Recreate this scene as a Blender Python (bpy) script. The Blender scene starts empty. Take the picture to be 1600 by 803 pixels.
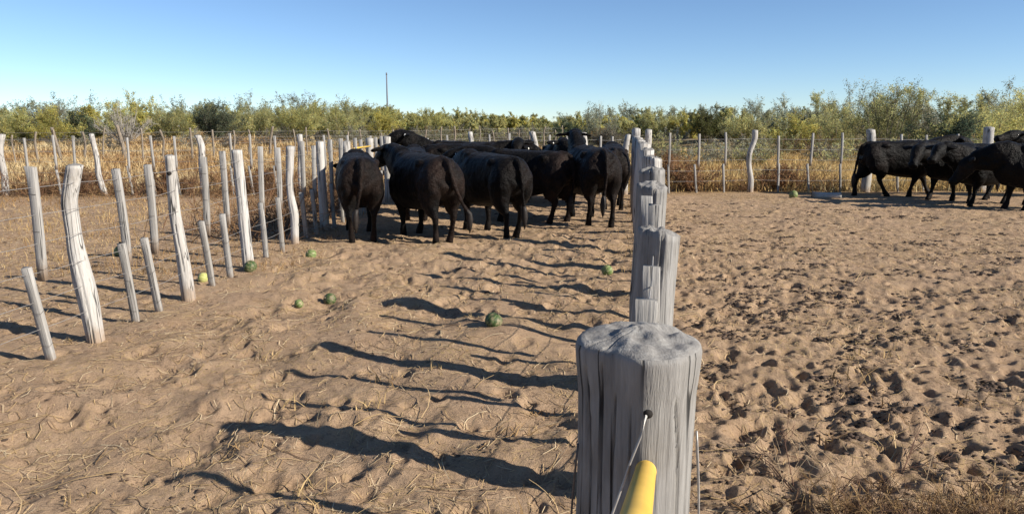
import bpy, math, random
import numpy as np
from mathutils import Vector, Matrix

rng = np.random.default_rng(7)
random.seed(7)
R = math.radians
scene = bpy.context.scene
COL = scene.collection

# ------------------------------------------------------------------ camera
CAM_Z = 1.68
cd = bpy.data.cameras.new('camera'); cam = bpy.data.objects.new('camera', cd); COL.objects.link(cam)
cam.location = (0, 0, CAM_Z); cam.rotation_euler = (R(90 - 10.2), 0, 0)
cd.sensor_width = 36; cd.lens = 26.1; cd.clip_start = 0.02; cd.clip_end = 6000
scene.camera = cam

# ------------------------------------------------------------------ light
SUN_EL = 28.0
SHADOW_DIR = Vector((-0.918, 0.397, 0)).normalized()
w = bpy.data.worlds.new('World'); scene.world = w; w.use_nodes = True
nt = w.node_tree; nt.nodes.clear()
sky = nt.nodes.new('ShaderNodeTexSky'); sky.sky_type = 'NISHITA'; sky.sun_disc = False
sky.sun_elevation = R(SUN_EL)
sky.sun_rotation = math.atan2(-SHADOW_DIR.x, -SHADOW_DIR.y)
sky.altitude = 1200; sky.air_density = 0.8; sky.dust_density = 0.0; sky.ozone_density = 3.2
bg = nt.nodes.new('ShaderNodeBackground'); bg.inputs['Strength'].default_value = 0.074
wo = nt.nodes.new('ShaderNodeOutputWorld')
tint = nt.nodes.new('ShaderNodeMix'); tint.data_type = 'RGBA'; tint.blend_type = 'MULTIPLY'; tint.inputs[0].default_value = 1.0; tint.inputs[7].default_value = (0.99, 1.05, 1.10, 1)
nt.links.new(sky.outputs[0], tint.inputs[6]); nt.links.new(tint.outputs[2], bg.inputs[0]); nt.links.new(bg.outputs[0], wo.inputs[0])
sd = bpy.data.lights.new('sun', 'SUN'); sd.energy = 5.0; sd.angle = R(0.53); sd.color = (1.0, 0.93, 0.82)
sun = bpy.data.objects.new('sun', sd); COL.objects.link(sun)
ldir = Vector((SHADOW_DIR.x * math.cos(R(SUN_EL)), SHADOW_DIR.y * math.cos(R(SUN_EL)), -math.sin(R(SUN_EL))))
sun.rotation_euler = ldir.to_track_quat('-Z', 'Y').to_euler(); sun.location = (20, -10, 20)
vs = scene.view_settings
vs.view_transform = 'Standard'; vs.look = 'None'; vs.exposure = 0.80; vs.gamma = 1.0; vs.use_curve_mapping = False

# ------------------------------------------------------------------ helpers
def _hash(ix, iy, s):
    v = np.sin(ix * 127.1 + iy * 311.7 + s * 74.7) * 43758.5453
    return v - np.floor(v)

def vnoise(x, y, s=0, pu=None):
    """value noise in -1..1; pu wraps the x lattice"""
    x = np.asarray(x, float); y = np.asarray(y, float)
    ix = np.floor(x); iy = np.floor(y); fx = x - ix; fy = y - iy
    fx = fx * fx * fx * (fx * (fx * 6 - 15) + 10); fy = fy * fy * fy * (fy * (fy * 6 - 15) + 10)
    ax, bx = ix, ix + 1
    if pu: ax = np.mod(ax, pu); bx = np.mod(bx, pu)
    a = _hash(ax, iy, s); b = _hash(bx, iy, s); c = _hash(ax, iy + 1, s); d = _hash(bx, iy + 1, s)
    return ((a * (1 - fx) + b * fx) * (1 - fy) + (c * (1 - fx) + d * fx) * fy) * 2 - 1

def sstep(a, b, x):
    t = np.clip((np.asarray(x, float) - a) / (b - a), 0, 1); return t * t * (3 - 2 * t)

def np_mesh(name, V, F, mats, attrs=None, mi=None, smooth=False):
    """V (n,3); F list of arrays of equal-size faces"""
    me = bpy.data.meshes.new(name)
    if not isinstance(F, (list, tuple)): F = [F]
    F = [np.asarray(f, np.int32) for f in F if len(f)]
    me.vertices.add(len(V)); me.vertices.foreach_set('co', np.asarray(V, np.float32).ravel())
    nl = sum(f.size for f in F); npoly = sum(len(f) for f in F)
    me.loops.add(nl); me.loops.foreach_set('vertex_index', np.concatenate([f.ravel() for f in F]))
    me.polygons.add(npoly)
    starts = []; o = 0
    for f in F:
        starts.append(o + np.arange(len(f)) * f.shape[1]); o += f.size
    me.polygons.foreach_set('loop_start', np.concatenate(starts).astype(np.int32))
    if mi is not None: me.polygons.foreach_set('material_index', np.asarray(mi, np.int32))
    me.update(calc_edges=True)
    if smooth: me.polygons.foreach_set('use_smooth', np.ones(npoly, bool))
    for m in mats: me.materials.append(m)
    for k, a in (attrs or {}).items():
        a = np.asarray(a, np.float32)
        if a.ndim == 1:
            at = me.attributes.new(k, 'FLOAT', 'POINT'); at.data.foreach_set('value', a)
        else:
            at = me.attributes.new(k, 'FLOAT_COLOR', 'POINT')
            at.data.foreach_set('color', np.concatenate([a, np.ones((len(a), 1), np.float32)], 1).ravel())
    return me

def link(name, me, parent=None, loc=(0, 0, 0), rot=(0, 0, 0), sc=None):
    o = bpy.data.objects.new(name, me); COL.objects.link(o)
    o.location = loc; o.rotation_euler = rot
    if sc is not None: o.scale = sc
    if parent is not None: o.parent = parent
    return o

def tag(o, label, cat, group=None, kind=None):
    o['label'] = label; o['category'] = cat
    if group: o['group'] = group
    if kind: o['kind'] = kind
    return o

def empty(name, loc=(0, 0, 0), rz=0):
    o = bpy.data.objects.new(name, None); COL.objects.link(o)
    o.location = loc; o.rotation_euler = (0, 0, rz); o.empty_display_size = 0.2
    return o

class NT:
    """tiny node-tree helper"""
    def __init__(s, name):
        s.m = bpy.data.materials.new(name); s.m.use_nodes = True; s.t = s.m.node_tree
        s.b = s.t.nodes['Principled BSDF']; s.out = s.t.nodes['Material Output']
    def n(s, typ, **kw):
        nd = s.t.nodes.new('ShaderNode' + typ)
        for k, v in kw.items(): setattr(nd, k, v)
        return nd
    def l(s, a, b): s.t.links.new(a, b); return b
    def coords(s, scale=(1, 1, 1), which='Object'):
        tc = s.n('TexCoord'); mp = s.n('Mapping'); mp.inputs['Scale'].default_value = scale
        s.l(tc.outputs[which], mp.inputs['Vector']); return mp.outputs[0]
    def noise(s, vec, scale, detail=4, rough=0.55, out='Fac'):
        nd = s.n('TexNoise'); nd.inputs['Scale'].default_value = scale; nd.inputs['Detail'].default_value = detail
        nd.inputs['Roughness'].default_value = rough
        if vec is not None: s.l(vec, nd.inputs['Vector'])
        return nd.outputs[out]
    def ramp(s, fac, stops):
        r = s.n('ValToRGB'); e = r.color_ramp.elements
        while len(e) < len(stops): e.new(0.5)
        for i, (p, c) in enumerate(stops):
            e[i].position = p; e[i].color = (*c, 1) if len(c) == 3 else c
        s.l(fac, r.inputs[0]); return r.outputs[0]
    def mix(s, fac, a, b, blend='MIX'):
        m = s.n('Mix', data_type='RGBA', blend_type=blend)
        for sock, v in ((m.inputs[0], fac), (m.inputs[6], a), (m.inputs[7], b)):
            if isinstance(v, (int, float)): sock.default_value = v
            elif isinstance(v, tuple): sock.default_value = (*v, 1) if len(v) == 3 else v
            else: s.l(v, sock)
        return m.outputs[2]
    def math(s, op, a, b=0.0):
        m = s.n('Math', operation=op)
        for sock, v in ((m.inputs[0], a), (m.inputs[1], b)):
            if isinstance(v, (int, float)): sock.default_value = v
            else: s.l(v, sock)
        return m.outputs[0]
    def bump(s, h, strength, dist, normal=None):
        b = s.n('Bump'); b.inputs['Strength'].default_value = strength; b.inputs['Distance'].default_value = dist
        s.l(h, b.inputs['Height'])
        if normal is not None: s.l(normal, b.inputs['Normal'])
        return b.outputs[0]
    def fin(s, col=None, rough=0.8, normal=None, spec=0.3, metal=0.0):
        if col is not None:
            if isinstance(col, tuple): s.b.inputs['Base Color'].default_value = (*col, 1)
            else: s.l(col, s.b.inputs['Base Color'])
        if isinstance(rough, (int, float)): s.b.inputs['Roughness'].default_value = rough
        else: s.l(rough, s.b.inputs['Roughness'])
        s.b.inputs['Specular IOR Level'].default_value = spec; s.b.inputs['Metallic'].default_value = metal
        if normal is not None: s.l(normal, s.b.inputs['Normal'])
        return s.m

# ------------------------------------------------------------------ materials
def mat_sand():
    t = NT('sand'); v = t.coords()
    big = t.noise(v, 0.55, 4); mid = t.noise(v, 5.0, 5, 0.6); fine = t.noise(v, 60, 4, 0.7); grain = t.noise(v, 420, 2)
    c = t.ramp(mid, [(0.25, (0.303, 0.201, 0.125)), (0.55, (0.398, 0.273, 0.173)), (0.8, (0.450, 0.316, 0.203))])
    # straw-coloured chaff trodden into the sand, patchy
    chaff = t.math('MULTIPLY', t.ramp(t.noise(v, 1.3, 4, 0.6), [(0.42, (0, 0, 0)), (0.65, (1, 1, 1))]),
                   t.ramp(t.noise(v, 34, 4, 0.8), [(0.50, (0, 0, 0)), (0.62, (1, 1, 1))]))
    c = t.mix(t.math('MULTIPLY', chaff, 0.8), c, (0.40, 0.285, 0.125))
    # dung crumbs
    dung = t.math('MULTIPLY', t.ramp(t.noise(v, 2.1, 3), [(0.44, (0, 0, 0)), (0.60, (1, 1, 1))]),
                  t.ramp(t.noise(v, 19, 5, 0.75), [(0.53, (0, 0, 0)), (0.62, (1, 1, 1))]))
    c = t.mix(t.math('MULTIPLY', dung, 0.8), c, (0.085, 0.058, 0.040))
    c = t.mix(t.ramp(fine, [(0.34, (0.55, 0.55, 0.55)), (0.47, (0, 0, 0))]), c, (0.19, 0.125, 0.08))
    c = t.mix(t.ramp(grain, [(0.34, (0.4, 0.4, 0.4)), (0.50, (0, 0, 0))]), c, (0.22, 0.148, 0.095))
    # litter and leaf mould beyond the rear fence
    sp = t.n('SeparateXYZ'); t.l(v, sp.inputs[0])
    yy = t.math('ADD', sp.outputs[1], t.math('MULTIPLY', t.math('SUBTRACT', big, 0.5), 5.0))
    far = t.ramp(t.math('MULTIPLY', t.math('SUBTRACT', yy, 16.5), 0.35), [(0, (0, 0, 0)), (1, (1, 1, 1))])
    fc = t.ramp(t.noise(v, 1.7, 6, 0.7), [(0.3, (0.13, 0.080, 0.040)), (0.5, (0.30, 0.19, 0.085)), (0.7, (0.42, 0.28, 0.12))])
    c = t.mix(far, c, fc)
    vfar = t.ramp(t.math('MULTIPLY', t.math('SUBTRACT', yy, 38.0), 0.06), [(0, (0, 0, 0)), (1, (1, 1, 1))])
    c = t.mix(vfar, c, (0.17, 0.14, 0.075))
    h = t.math('ADD', t.math('MULTIPLY', fine, 0.6), t.math('MULTIPLY', grain, 0.25))
    nb = t.bump(h, 0.95, 0.026)
    nb = t.bump(mid, 0.35, 0.04, nb)
    return t.fin(c, 0.95, nb, 0.15)

def mat_wood(name, dark, mid, light, warm=0.0):
    t = NT(name); v = t.coords((1, 1, 0.045))
    oi = t.n('ObjectInfo')
    va = t.n('VectorMath', operation='ADD'); t.l(v, va.inputs[0])
    cx = t.n('CombineXYZ'); t.l(t.math('MULTIPLY', oi.outputs['Random'], 37.0), cx.inputs[0]); t.l(t.math('MULTIPLY', oi.outputs['Random'], 91.0), cx.inputs[2])
    t.l(cx.outputs[0], va.inputs[1]); v = va.outputs[0]
    streak = t.noise(v, 55, 5, 0.7); broad = t.noise(v, 12, 4, 0.6)
    c = t.ramp(streak, [(0.30, dark), (0.45, mid), (0.66, light)])
    c = t.mix(t.ramp(broad, [(0.38, (0.55, 0.55, 0.55)), (0.55, (0, 0, 0))]), c, mid)
    blot = t.noise(t.coords((1, 1, 0.5)), 9, 4, 0.6)
    c = t.mix(t.ramp(blot, [(0.55, (0, 0, 0)), (0.72, (0.5, 0.5, 0.5))]), c, dark)
    c = t.mix(t.math('MULTIPLY', oi.outputs['Random'], 0.38), c, (mid[0] * 0.62, mid[1] * 0.58, mid[2] * 0.52))
    stain = t.noise(t.coords((1, 1, 0.3)), 6, 4, 0.65)
    c = t.mix(t.ramp(stain, [(0.54, (0, 0, 0)), (0.68, (0.6, 0.6, 0.6))]), c, (dark[0] * 0.85, dark[1] * 0.74, dark[2] * 0.6))
    sz = t.n('SeparateXYZ'); t.l(t.coords(), sz.inputs[0])
    foot = t.ramp(t.math('ADD', t.math('MULTIPLY', sz.outputs[2], 3.2), t.math('MULTIPLY', t.noise(t.coords(), 18, 3), 0.5)), [(0.30, (0.8, 0.8, 0.8)), (0.75, (0, 0, 0))])
    c = t.mix(foot, c, (0.29, 0.20, 0.13))
    cm = t.n('Mapping'); cm.inputs['Scale'].default_value = (1, 1, 0.55); t.l(v, cm.inputs['Vector'])
    cl = t.math('ABSOLUTE', t.math('SUBTRACT', t.noise(cm.outputs[0], 17, 2, 0.5), 0.5))
    gate = t.ramp(t.noise(t.coords((1, 1, 0.35)), 7, 3), [(0.40, (0, 0, 0)), (0.52, (1, 1, 1))])
    crack = t.math('SUBTRACT', 1.0, t.math('MULTIPLY', gate, t.ramp(cl, [(0.006, (1, 1, 1)), (0.022, (0, 0, 0))])))
    c = t.mix(t.math('SUBTRACT', 1.0, crack), c, tuple(x * 0.25 for x in dark))
    h = t.math('ADD', streak, t.math('MULTIPLY', crack, 0.8))
    return t.fin(c, 0.88, t.bump(h, 0.6, 0.012), 0.2)

def mat_endgrain():
    t = NT('end_grain'); v = t.coords()
    n = t.noise(v, 30, 5, 0.7); n2 = t.noise(v, 120, 3, 0.7)
    ln = t.n('VectorMath', operation='LENGTH'); mp = t.coords((1, 1, 0)); t.l(mp, ln.inputs[0])
    ring = t.math('SINE', t.math('ADD', t.math('MULTIPLY', ln.outputs['Value'], 620.0), t.math('MULTIPLY', n, 9.0)))
    c = t.ramp(n, [(0.3, (0.16, 0.152, 0.143)), (0.5, (0.225, 0.215, 0.202)), (0.7, (0.30, 0.29, 0.272))])
    c = t.mix(t.ramp(n2, [(0.28, (0.5, 0.5, 0.5)), (0.40, (0, 0, 0))]), c, (0.24, 0.22, 0.20))
    c = t.mix(t.ramp(ring, [(0.2, (0.28, 0.28, 0.28)), (0.8, (0, 0, 0))]), c, (0.15, 0.14, 0.13))
    return t.fin(c, 0.95, t.bump(t.math('ADD', n, t.math('MULTIPLY', n2, 0.35)), 0.5, 0.008), 0.15)

def mat_flat(name, col, rough=0.7, var=0.25, scale=20, spec=0.3, metal=0.0, bumpd=0.004):
    t = NT(name); v = t.coords(); n = t.noise(v, scale, 4, 0.6)
    c = t.ramp(n, [(0.3, tuple(x * (1 - var) for x in col)), (0.7, tuple(min(1, x * (1 + var)) for x in col))])
    return t.fin(c, rough, t.bump(n, 0.4, bumpd), spec, metal)

def mat_attr(name, rough=0.85, trans=0.25, spec=0.15):
    t = NT(name); a = t.n('Attribute', attribute_name='col')
    t.l(a.outputs['Color'], t.b.inputs['Base Color']); t.b.inputs['Roughness'].default_value = rough
    t.b.inputs['Specular IOR Level'].default_value = spec
    if trans:
        tr = t.n('BsdfTranslucent'); t.l(a.outputs['Color'], tr.inputs[0])
        mx = t.n('MixShader'); mx.inputs[0].default_value = trans
        t.l(t.b.outputs[0], mx.inputs[1]); t.l(tr.outputs[0], mx.inputs[2]); t.l(mx.outputs[0], t.out.inputs['Surface'])
    return t.m

def mat_hide():
    t = NT('black_hide'); v = t.coords((1, 1, 1)); oi = t.n('ObjectInfo')
    a = t.noise(v, 2.2, 4, 0.6); f = t.noise(t.coords((1.0, 1.0, 0.35)), 70, 4, 0.7); curl = t.noise(v, 16, 4, 0.65)
    c = t.ramp(a, [(0.35, (0.0011, 0.0010, 0.0011)), (0.52, (0.0025, 0.0021, 0.0020)), (0.70, (0.0095, 0.0060, 0.0048))])
    sx = t.n('SeparateXYZ'); t.l(v, sx.inputs[0])
    bleach = t.math('MULTIPLY', t.ramp(t.math('ADD', t.math('MULTIPLY', sx.outputs[0], -1.4), t.math('MULTIPLY', a, 0.5)), [(0.75, (0, 0, 0)), (1.35 / 1.4, (1, 1, 1))]), t.math('MULTIPLY', t.math('MULTIPLY', oi.outputs['Random'], 1.3), t.ramp(t.noise(v, 3.5, 4, 0.6), [(0.40, (0, 0, 0)), (0.65, (1, 1, 1))])))
    c = t.mix(bleach, c, (0.021, 0.0125, 0.0095))
    dust = t.ramp(t.noise(v, 6, 5, 0.7), [(0.5, (0, 0, 0)), (0.8, (0.16, 0.16, 0.16))])
    c = t.mix(dust, c, (0.030, 0.022, 0.017))
    nb = t.bump(f, 0.7, 0.014); nb = t.bump(curl, 0.7, 0.035, nb)
    t.b.inputs['Sheen Weight'].default_value = 0.03; t.b.inputs['Sheen Roughness'].default_value = 0.45
    t.b.inputs['Sheen Tint'].default_value = (0.75, 0.68, 0.62, 1)
    return t.fin(c, 0.50, nb, 0.09)

def mat_melon(name, dark, light):
    t = NT(name); tc = t.n('TexCoord'); sp = t.n('SeparateXYZ'); t.l(tc.outputs['Object'], sp.inputs[0])
    ang = t.math('ARCTAN2', sp.outputs[1], sp.outputs[0])
    nz = t.noise(tc.outputs['Object'], 30, 3)
    wv = t.math('SINE', t.math('ADD', t.math('MULTIPLY', ang, 10.0), t.math('MULTIPLY', nz, 7.0)))
    c = t.ramp(wv, [(0.0, dark), (0.55, dark), (0.95, light)])
    c = t.mix(t.ramp(t.noise(tc.outputs['Object'], 22, 4, 0.7), [(0.45, (0, 0, 0)), (0.7, (0.75, 0.75, 0.75))]), c, (0.33, 0.24, 0.16))
    return t.fin(c, 0.6, None, 0.3)

M = dict(
    sand=mat_sand(),
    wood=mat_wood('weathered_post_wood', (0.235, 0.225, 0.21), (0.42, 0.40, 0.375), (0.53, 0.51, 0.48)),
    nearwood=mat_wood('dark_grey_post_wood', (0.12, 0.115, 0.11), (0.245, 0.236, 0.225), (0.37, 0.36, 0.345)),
    batten=mat_wood('sawn_batten_wood', (0.19, 0.18, 0.17), (0.31, 0.295, 0.275), (0.40, 0.385, 0.36)),
    oldwood=mat_wood('brown_old_wood', (0.12, 0.095, 0.07), (0.22, 0.18, 0.14), (0.34, 0.29, 0.23)),
    endgrain=mat_endgrain(),
    wire=mat_flat('galvanised_wire', (0.34, 0.32, 0.30), 0.5, 0.2, 60, 0.5, 0.4),
    dkwire=mat_flat('rusty_dark_wire', (0.10, 0.085, 0.075), 0.6, 0.3, 60, 0.4, 0.5),
    yellow=mat_flat('yellow_pipe_paint', (0.60, 0.38, 0.06), 0.45, 0.10, 12, 0.4, 0.0, 0.0002),
    hole=mat_flat('bore_dark', (0.02, 0.017, 0.015), 0.9),
    hide=mat_hide(), switch=mat_flat('tail_hair', (0.016, 0.012, 0.010), 0.6, 0.4, 40),
    eye=mat_flat('cow_eye', (0.006, 0.004, 0.003), 0.12, 0.1, 5, 0.6), eartag=mat_flat('ear_tag_plastic', (0.75, 0.74, 0.68), 0.5, 0.05),
    straw=mat_attr('straw', 0.75, 0.15), grass=mat_attr('dry_grass_blades', 0.8, 0.25),
    leaf=mat_attr('scrub_leaves', 0.7, 0.62), twig=mat_attr('scrub_twigs', 0.9, 0.0),
    clod=mat_flat('dung_clod', (0.075, 0.050, 0.035), 0.95, 0.5, 40),
    pole=mat_flat('grey_pole', (0.16, 0.17, 0.19), 0.7, 0.2),
    melon_a=mat_melon('melon_green', (0.032, 0.060, 0.016), (0.11, 0.14, 0.055)),
    melon_b=mat_melon('melon_pale', (0.33, 0.34, 0.10), (0.45, 0.44, 0.18)),
    melon_c=mat_melon('melon_light_green', (0.10, 0.15, 0.04), (0.22, 0.27, 0.11)),
)

# ------------------------------------------------------------------ ground
TH0, TH1, NTH = R(-56), R(56), 980
R0, R1 = 2.0, 25.0; DLR = 0.0052; NR = int(math.log(R1 / R0) / DLR)
dth = (TH1 - TH0) / (NTH - 1)

def macro(x, y):
    x = np.asarray(x, float); y = np.asarray(y, float)
    z = 0.035 * vnoise(x / 3.1, y / 3.1, 1) + 0.022 * vnoise(x / 1.2, y / 1.2, 2)
    z = z * (1 - 0.8 * sstep(14, 18, np.hypot(x, y)))
    side = sstep(6, 16, np.abs(x + 1))
    z = z + 0.85 * sstep(34, 62, y) * side + 0.25 * vnoise(x / 11, y / 11, 3) * sstep(30, 60, np.hypot(x, y))
    return z

def divider_x(y): return 0.10 + 0.163 * np.asarray(y, float)

def tread(x, y):
    """how trampled the sand is, 0..1"""
    right = sstep(-0.2, 0.6, x - divider_x(y))
    mid = sstep(4.5, 8.0, y) * sstep(-3.4, -2.0, x)
    t = 0.26 + 0.22 * vnoise(x / 2.2, y / 2.2, 9)
    t = np.maximum(t, 0.75 * mid); t = np.maximum(t, 0.95 * right)
    t = np.where(x < -3.4, 0.40, t)
    return t * (1 - sstep(15.5, 18.5, y))

tth = TH0 + np.arange(NTH) * dth
rr = R0 * np.exp(np.arange(NR) * DLR)
TT, RR = np.meshgrid(tth, rr)            # rows = r
GX = RR * np.sin(TT); GY = RR * np.cos(TT)
TR = tread(GX, GY)
wx = GX + 0.10 * vnoise(GX * 3, GY * 3, 31); wy = GY + 0.10 * vnoise(GX * 3, GY * 3, 32)
rel = 0.026 * (1 - 2 * np.abs(vnoise(wx / 0.62, wy / 0.42, 11))) + 0.022 * vnoise(wx / 0.27, wy / 0.22, 12) \
    + 0.015 * vnoise(wx / 0.12, wy / 0.11, 13)
mound = 0.050 * vnoise(GX / 0.44 + 3, GY / 0.40, 17) + 0.030 * vnoise(wx / 0.30, wy / 0.24, 18)
mound = mound * sstep(-3.6, -2.4, GX) * (1 - sstep(-0.3, 0.3, GX - divider_x(GY))) * (1 - sstep(9, 14, RR))
rough = 0.0085 * vnoise(GX / 0.06, GY / 0.055, 14) + 0.005 * vnoise(GX / 0.033, GY / 0.030, 15)
GZ = macro(GX, GY) + mound + rel * (0.13 + 0.42 * TR) + rough * (0.26 + 0.85 * TR)
del wx, wy
# hoof prints
NP = 14000
pr = R0 * np.exp(rng.random(NP) * math.log(19.0 / R0)); pt = TH0 + rng.random(NP) * (TH1 - TH0)
px_, py_ = pr * np.sin(pt), pr * np.cos(pt)
keep = rng.random(NP) < tread(px_, py_) ** 1.6 * np.clip(pr / 8.0, 0.35, 1.0)
for k in np.nonzero(keep)[0]:
    cx, cy, r_ = px_[k], py_[k], pr[k]
    a = rng.normal(0.3, 0.6); L = rng.uniform(0.05, 0.10); W = L * rng.uniform(0.62, 0.9); dpt = L * rng.uniform(0.12, 0.38)
    ext = 2.6 * L
    i0 = max(0, int(math.log(max(r_ - ext, R0) / R0) / DLR)); i1 = min(NR, int(math.log((r_ + ext) / R0) / DLR) + 2)
    j0 = max(0, int((pt[k] - ext / r_ - TH0) / dth)); j1 = min(NTH, int((pt[k] + ext / r_ - TH0) / dth) + 2)
    if i1 <= i0 or j1 <= j0: continue
    dx = GX[i0:i1, j0:j1] - cx; dy = GY[i0:i1, j0:j1] - cy
    u = (dx * math.sin(a) + dy * math.cos(a)) / L; v = (dx * math.cos(a) - dy * math.sin(a)) / W
    q = np.sqrt(u * u + v * v)
    bowl = 1 - sstep(0.45, 1.12, q)
    rim = np.exp(-((q - 1.32) / 0.30) ** 2) * (0.55 + 0.45 * np.clip(-u, -1, 1))
    GZ[i0:i1, j0:j1] += dpt * (-bowl + 0.42 * rim)

def gh(x, y):
    """ground height incl. relief"""
    x = np.asarray(x, float); y = np.asarray(y, float)
    r = np.hypot(x, y); th = np.arctan2(x, y)
    fi = np.log(np.maximum(r, 1e-3) / R0) / DLR; fj = (th - TH0) / dth
    ok = (fi >= 0) & (fi < NR - 1) & (fj >= 0) & (fj < NTH - 1)
    i = np.clip(np.floor(fi), 0, NR - 2).astype(int); j = np.clip(np.floor(fj), 0, NTH - 2).astype(int)
    a = np.clip(fi - i, 0, 1); b = np.clip(fj - j, 0, 1)
    z = (GZ[i, j] * (1 - b) + GZ[i, j + 1] * b) * (1 - a) + (GZ[i + 1, j] * (1 - b) + GZ[i + 1, j + 1] * b) * a
    return np.where(ok, z, macro(x, y))

# full sheet: fine fan in front, coarse ring elsewhere and out to the horizon
th_all = np.concatenate([tth, np.linspace(TH1, TH0 + 2 * math.pi, 70)[1:-1]])
r_all = np.concatenate([[0.02, 0.6, 1.1, 1.5, 1.75], rr, R1 * np.exp(np.arange(1, 90) * 0.062)])
A_, B_ = np.meshgrid(th_all, r_all); X = B_ * np.sin(A_); Y = B_ * np.cos(A_)
Z = macro(X, Y)
Z[5:5 + NR, :NTH] = GZ
n_t, n_r = len(th_all), len(r_all)
edge = np.minimum(1, np.minimum(np.arange(NTH), np.arange(NTH)[::-1]) / 12.0)
fad = np.minimum(1, np.minimum(np.arange(NR) / 10.0, np.arange(NR)[::-1] / 30.0))
E = edge[None, :] * fad[:, None]
Z[5:5 + NR, :NTH] = macro(GX, GY) * (1 - E) + GZ * E
idx = np.arange(n_r * n_t).reshape(n_r, n_t)
nx = np.roll(idx, -1, axis=1)
Fq = np.stack([idx[:-1].ravel(), nx[:-1].ravel(), nx[1:].ravel(), idx[1:].ravel()], 1)[:, ::-1]
g = link('ground', np_mesh('ground', np.stack([X.ravel(), Y.ravel(), Z.ravel()], 1), Fq, [M['sand']], smooth=True))
g['kind'] = 'structure'; g['label'] = 'trampled sandy corral ground littered with straw'

# ------------------------------------------------------------------ tubes
def tube(P, rad, seg=5, cap=True):
    """tube along polyline P (n,3); returns V,F(quads),caps"""
    P = np.asarray(P, float); n = len(P); rad = np.broadcast_to(np.asarray(rad, float), (n,))
    T = np.gradient(P, axis=0); T /= np.linalg.norm(T, axis=1)[:, None] + 1e-9
    ref = np.where(np.abs(T[:, 2:3]) > 0.9, np.array([[1., 0, 0]]), np.array([[0., 0, 1]]))
    A = np.cross(T, ref); A /= np.linalg.norm(A, axis=1)[:, None] + 1e-9; B = np.cross(T, A)
    ang = np.arange(seg) * 2 * math.pi / seg
    V = P[:, None, :] + rad[:, None, None] * (np.cos(ang)[None, :, None] * A[:, None, :] + np.sin(ang)[None, :, None] * B[:, None, :])
    i = np.arange(n * seg).reshape(n, seg); j = np.roll(i, -1, 1)
    F = np.stack([i[:-1].ravel(), j[:-1].ravel(), j[1:].ravel(), i[1:].ravel()], 1)
    return V.reshape(-1, 3), F, [i[0][::-1][None], i[-1][None]]

def tube_mesh(name, P, rad, mat, seg=6, smooth=True):
    V, F, caps = tube(P, rad, seg)
    return np_mesh(name, V, [F] + caps, [mat], smooth=smooth)

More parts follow.
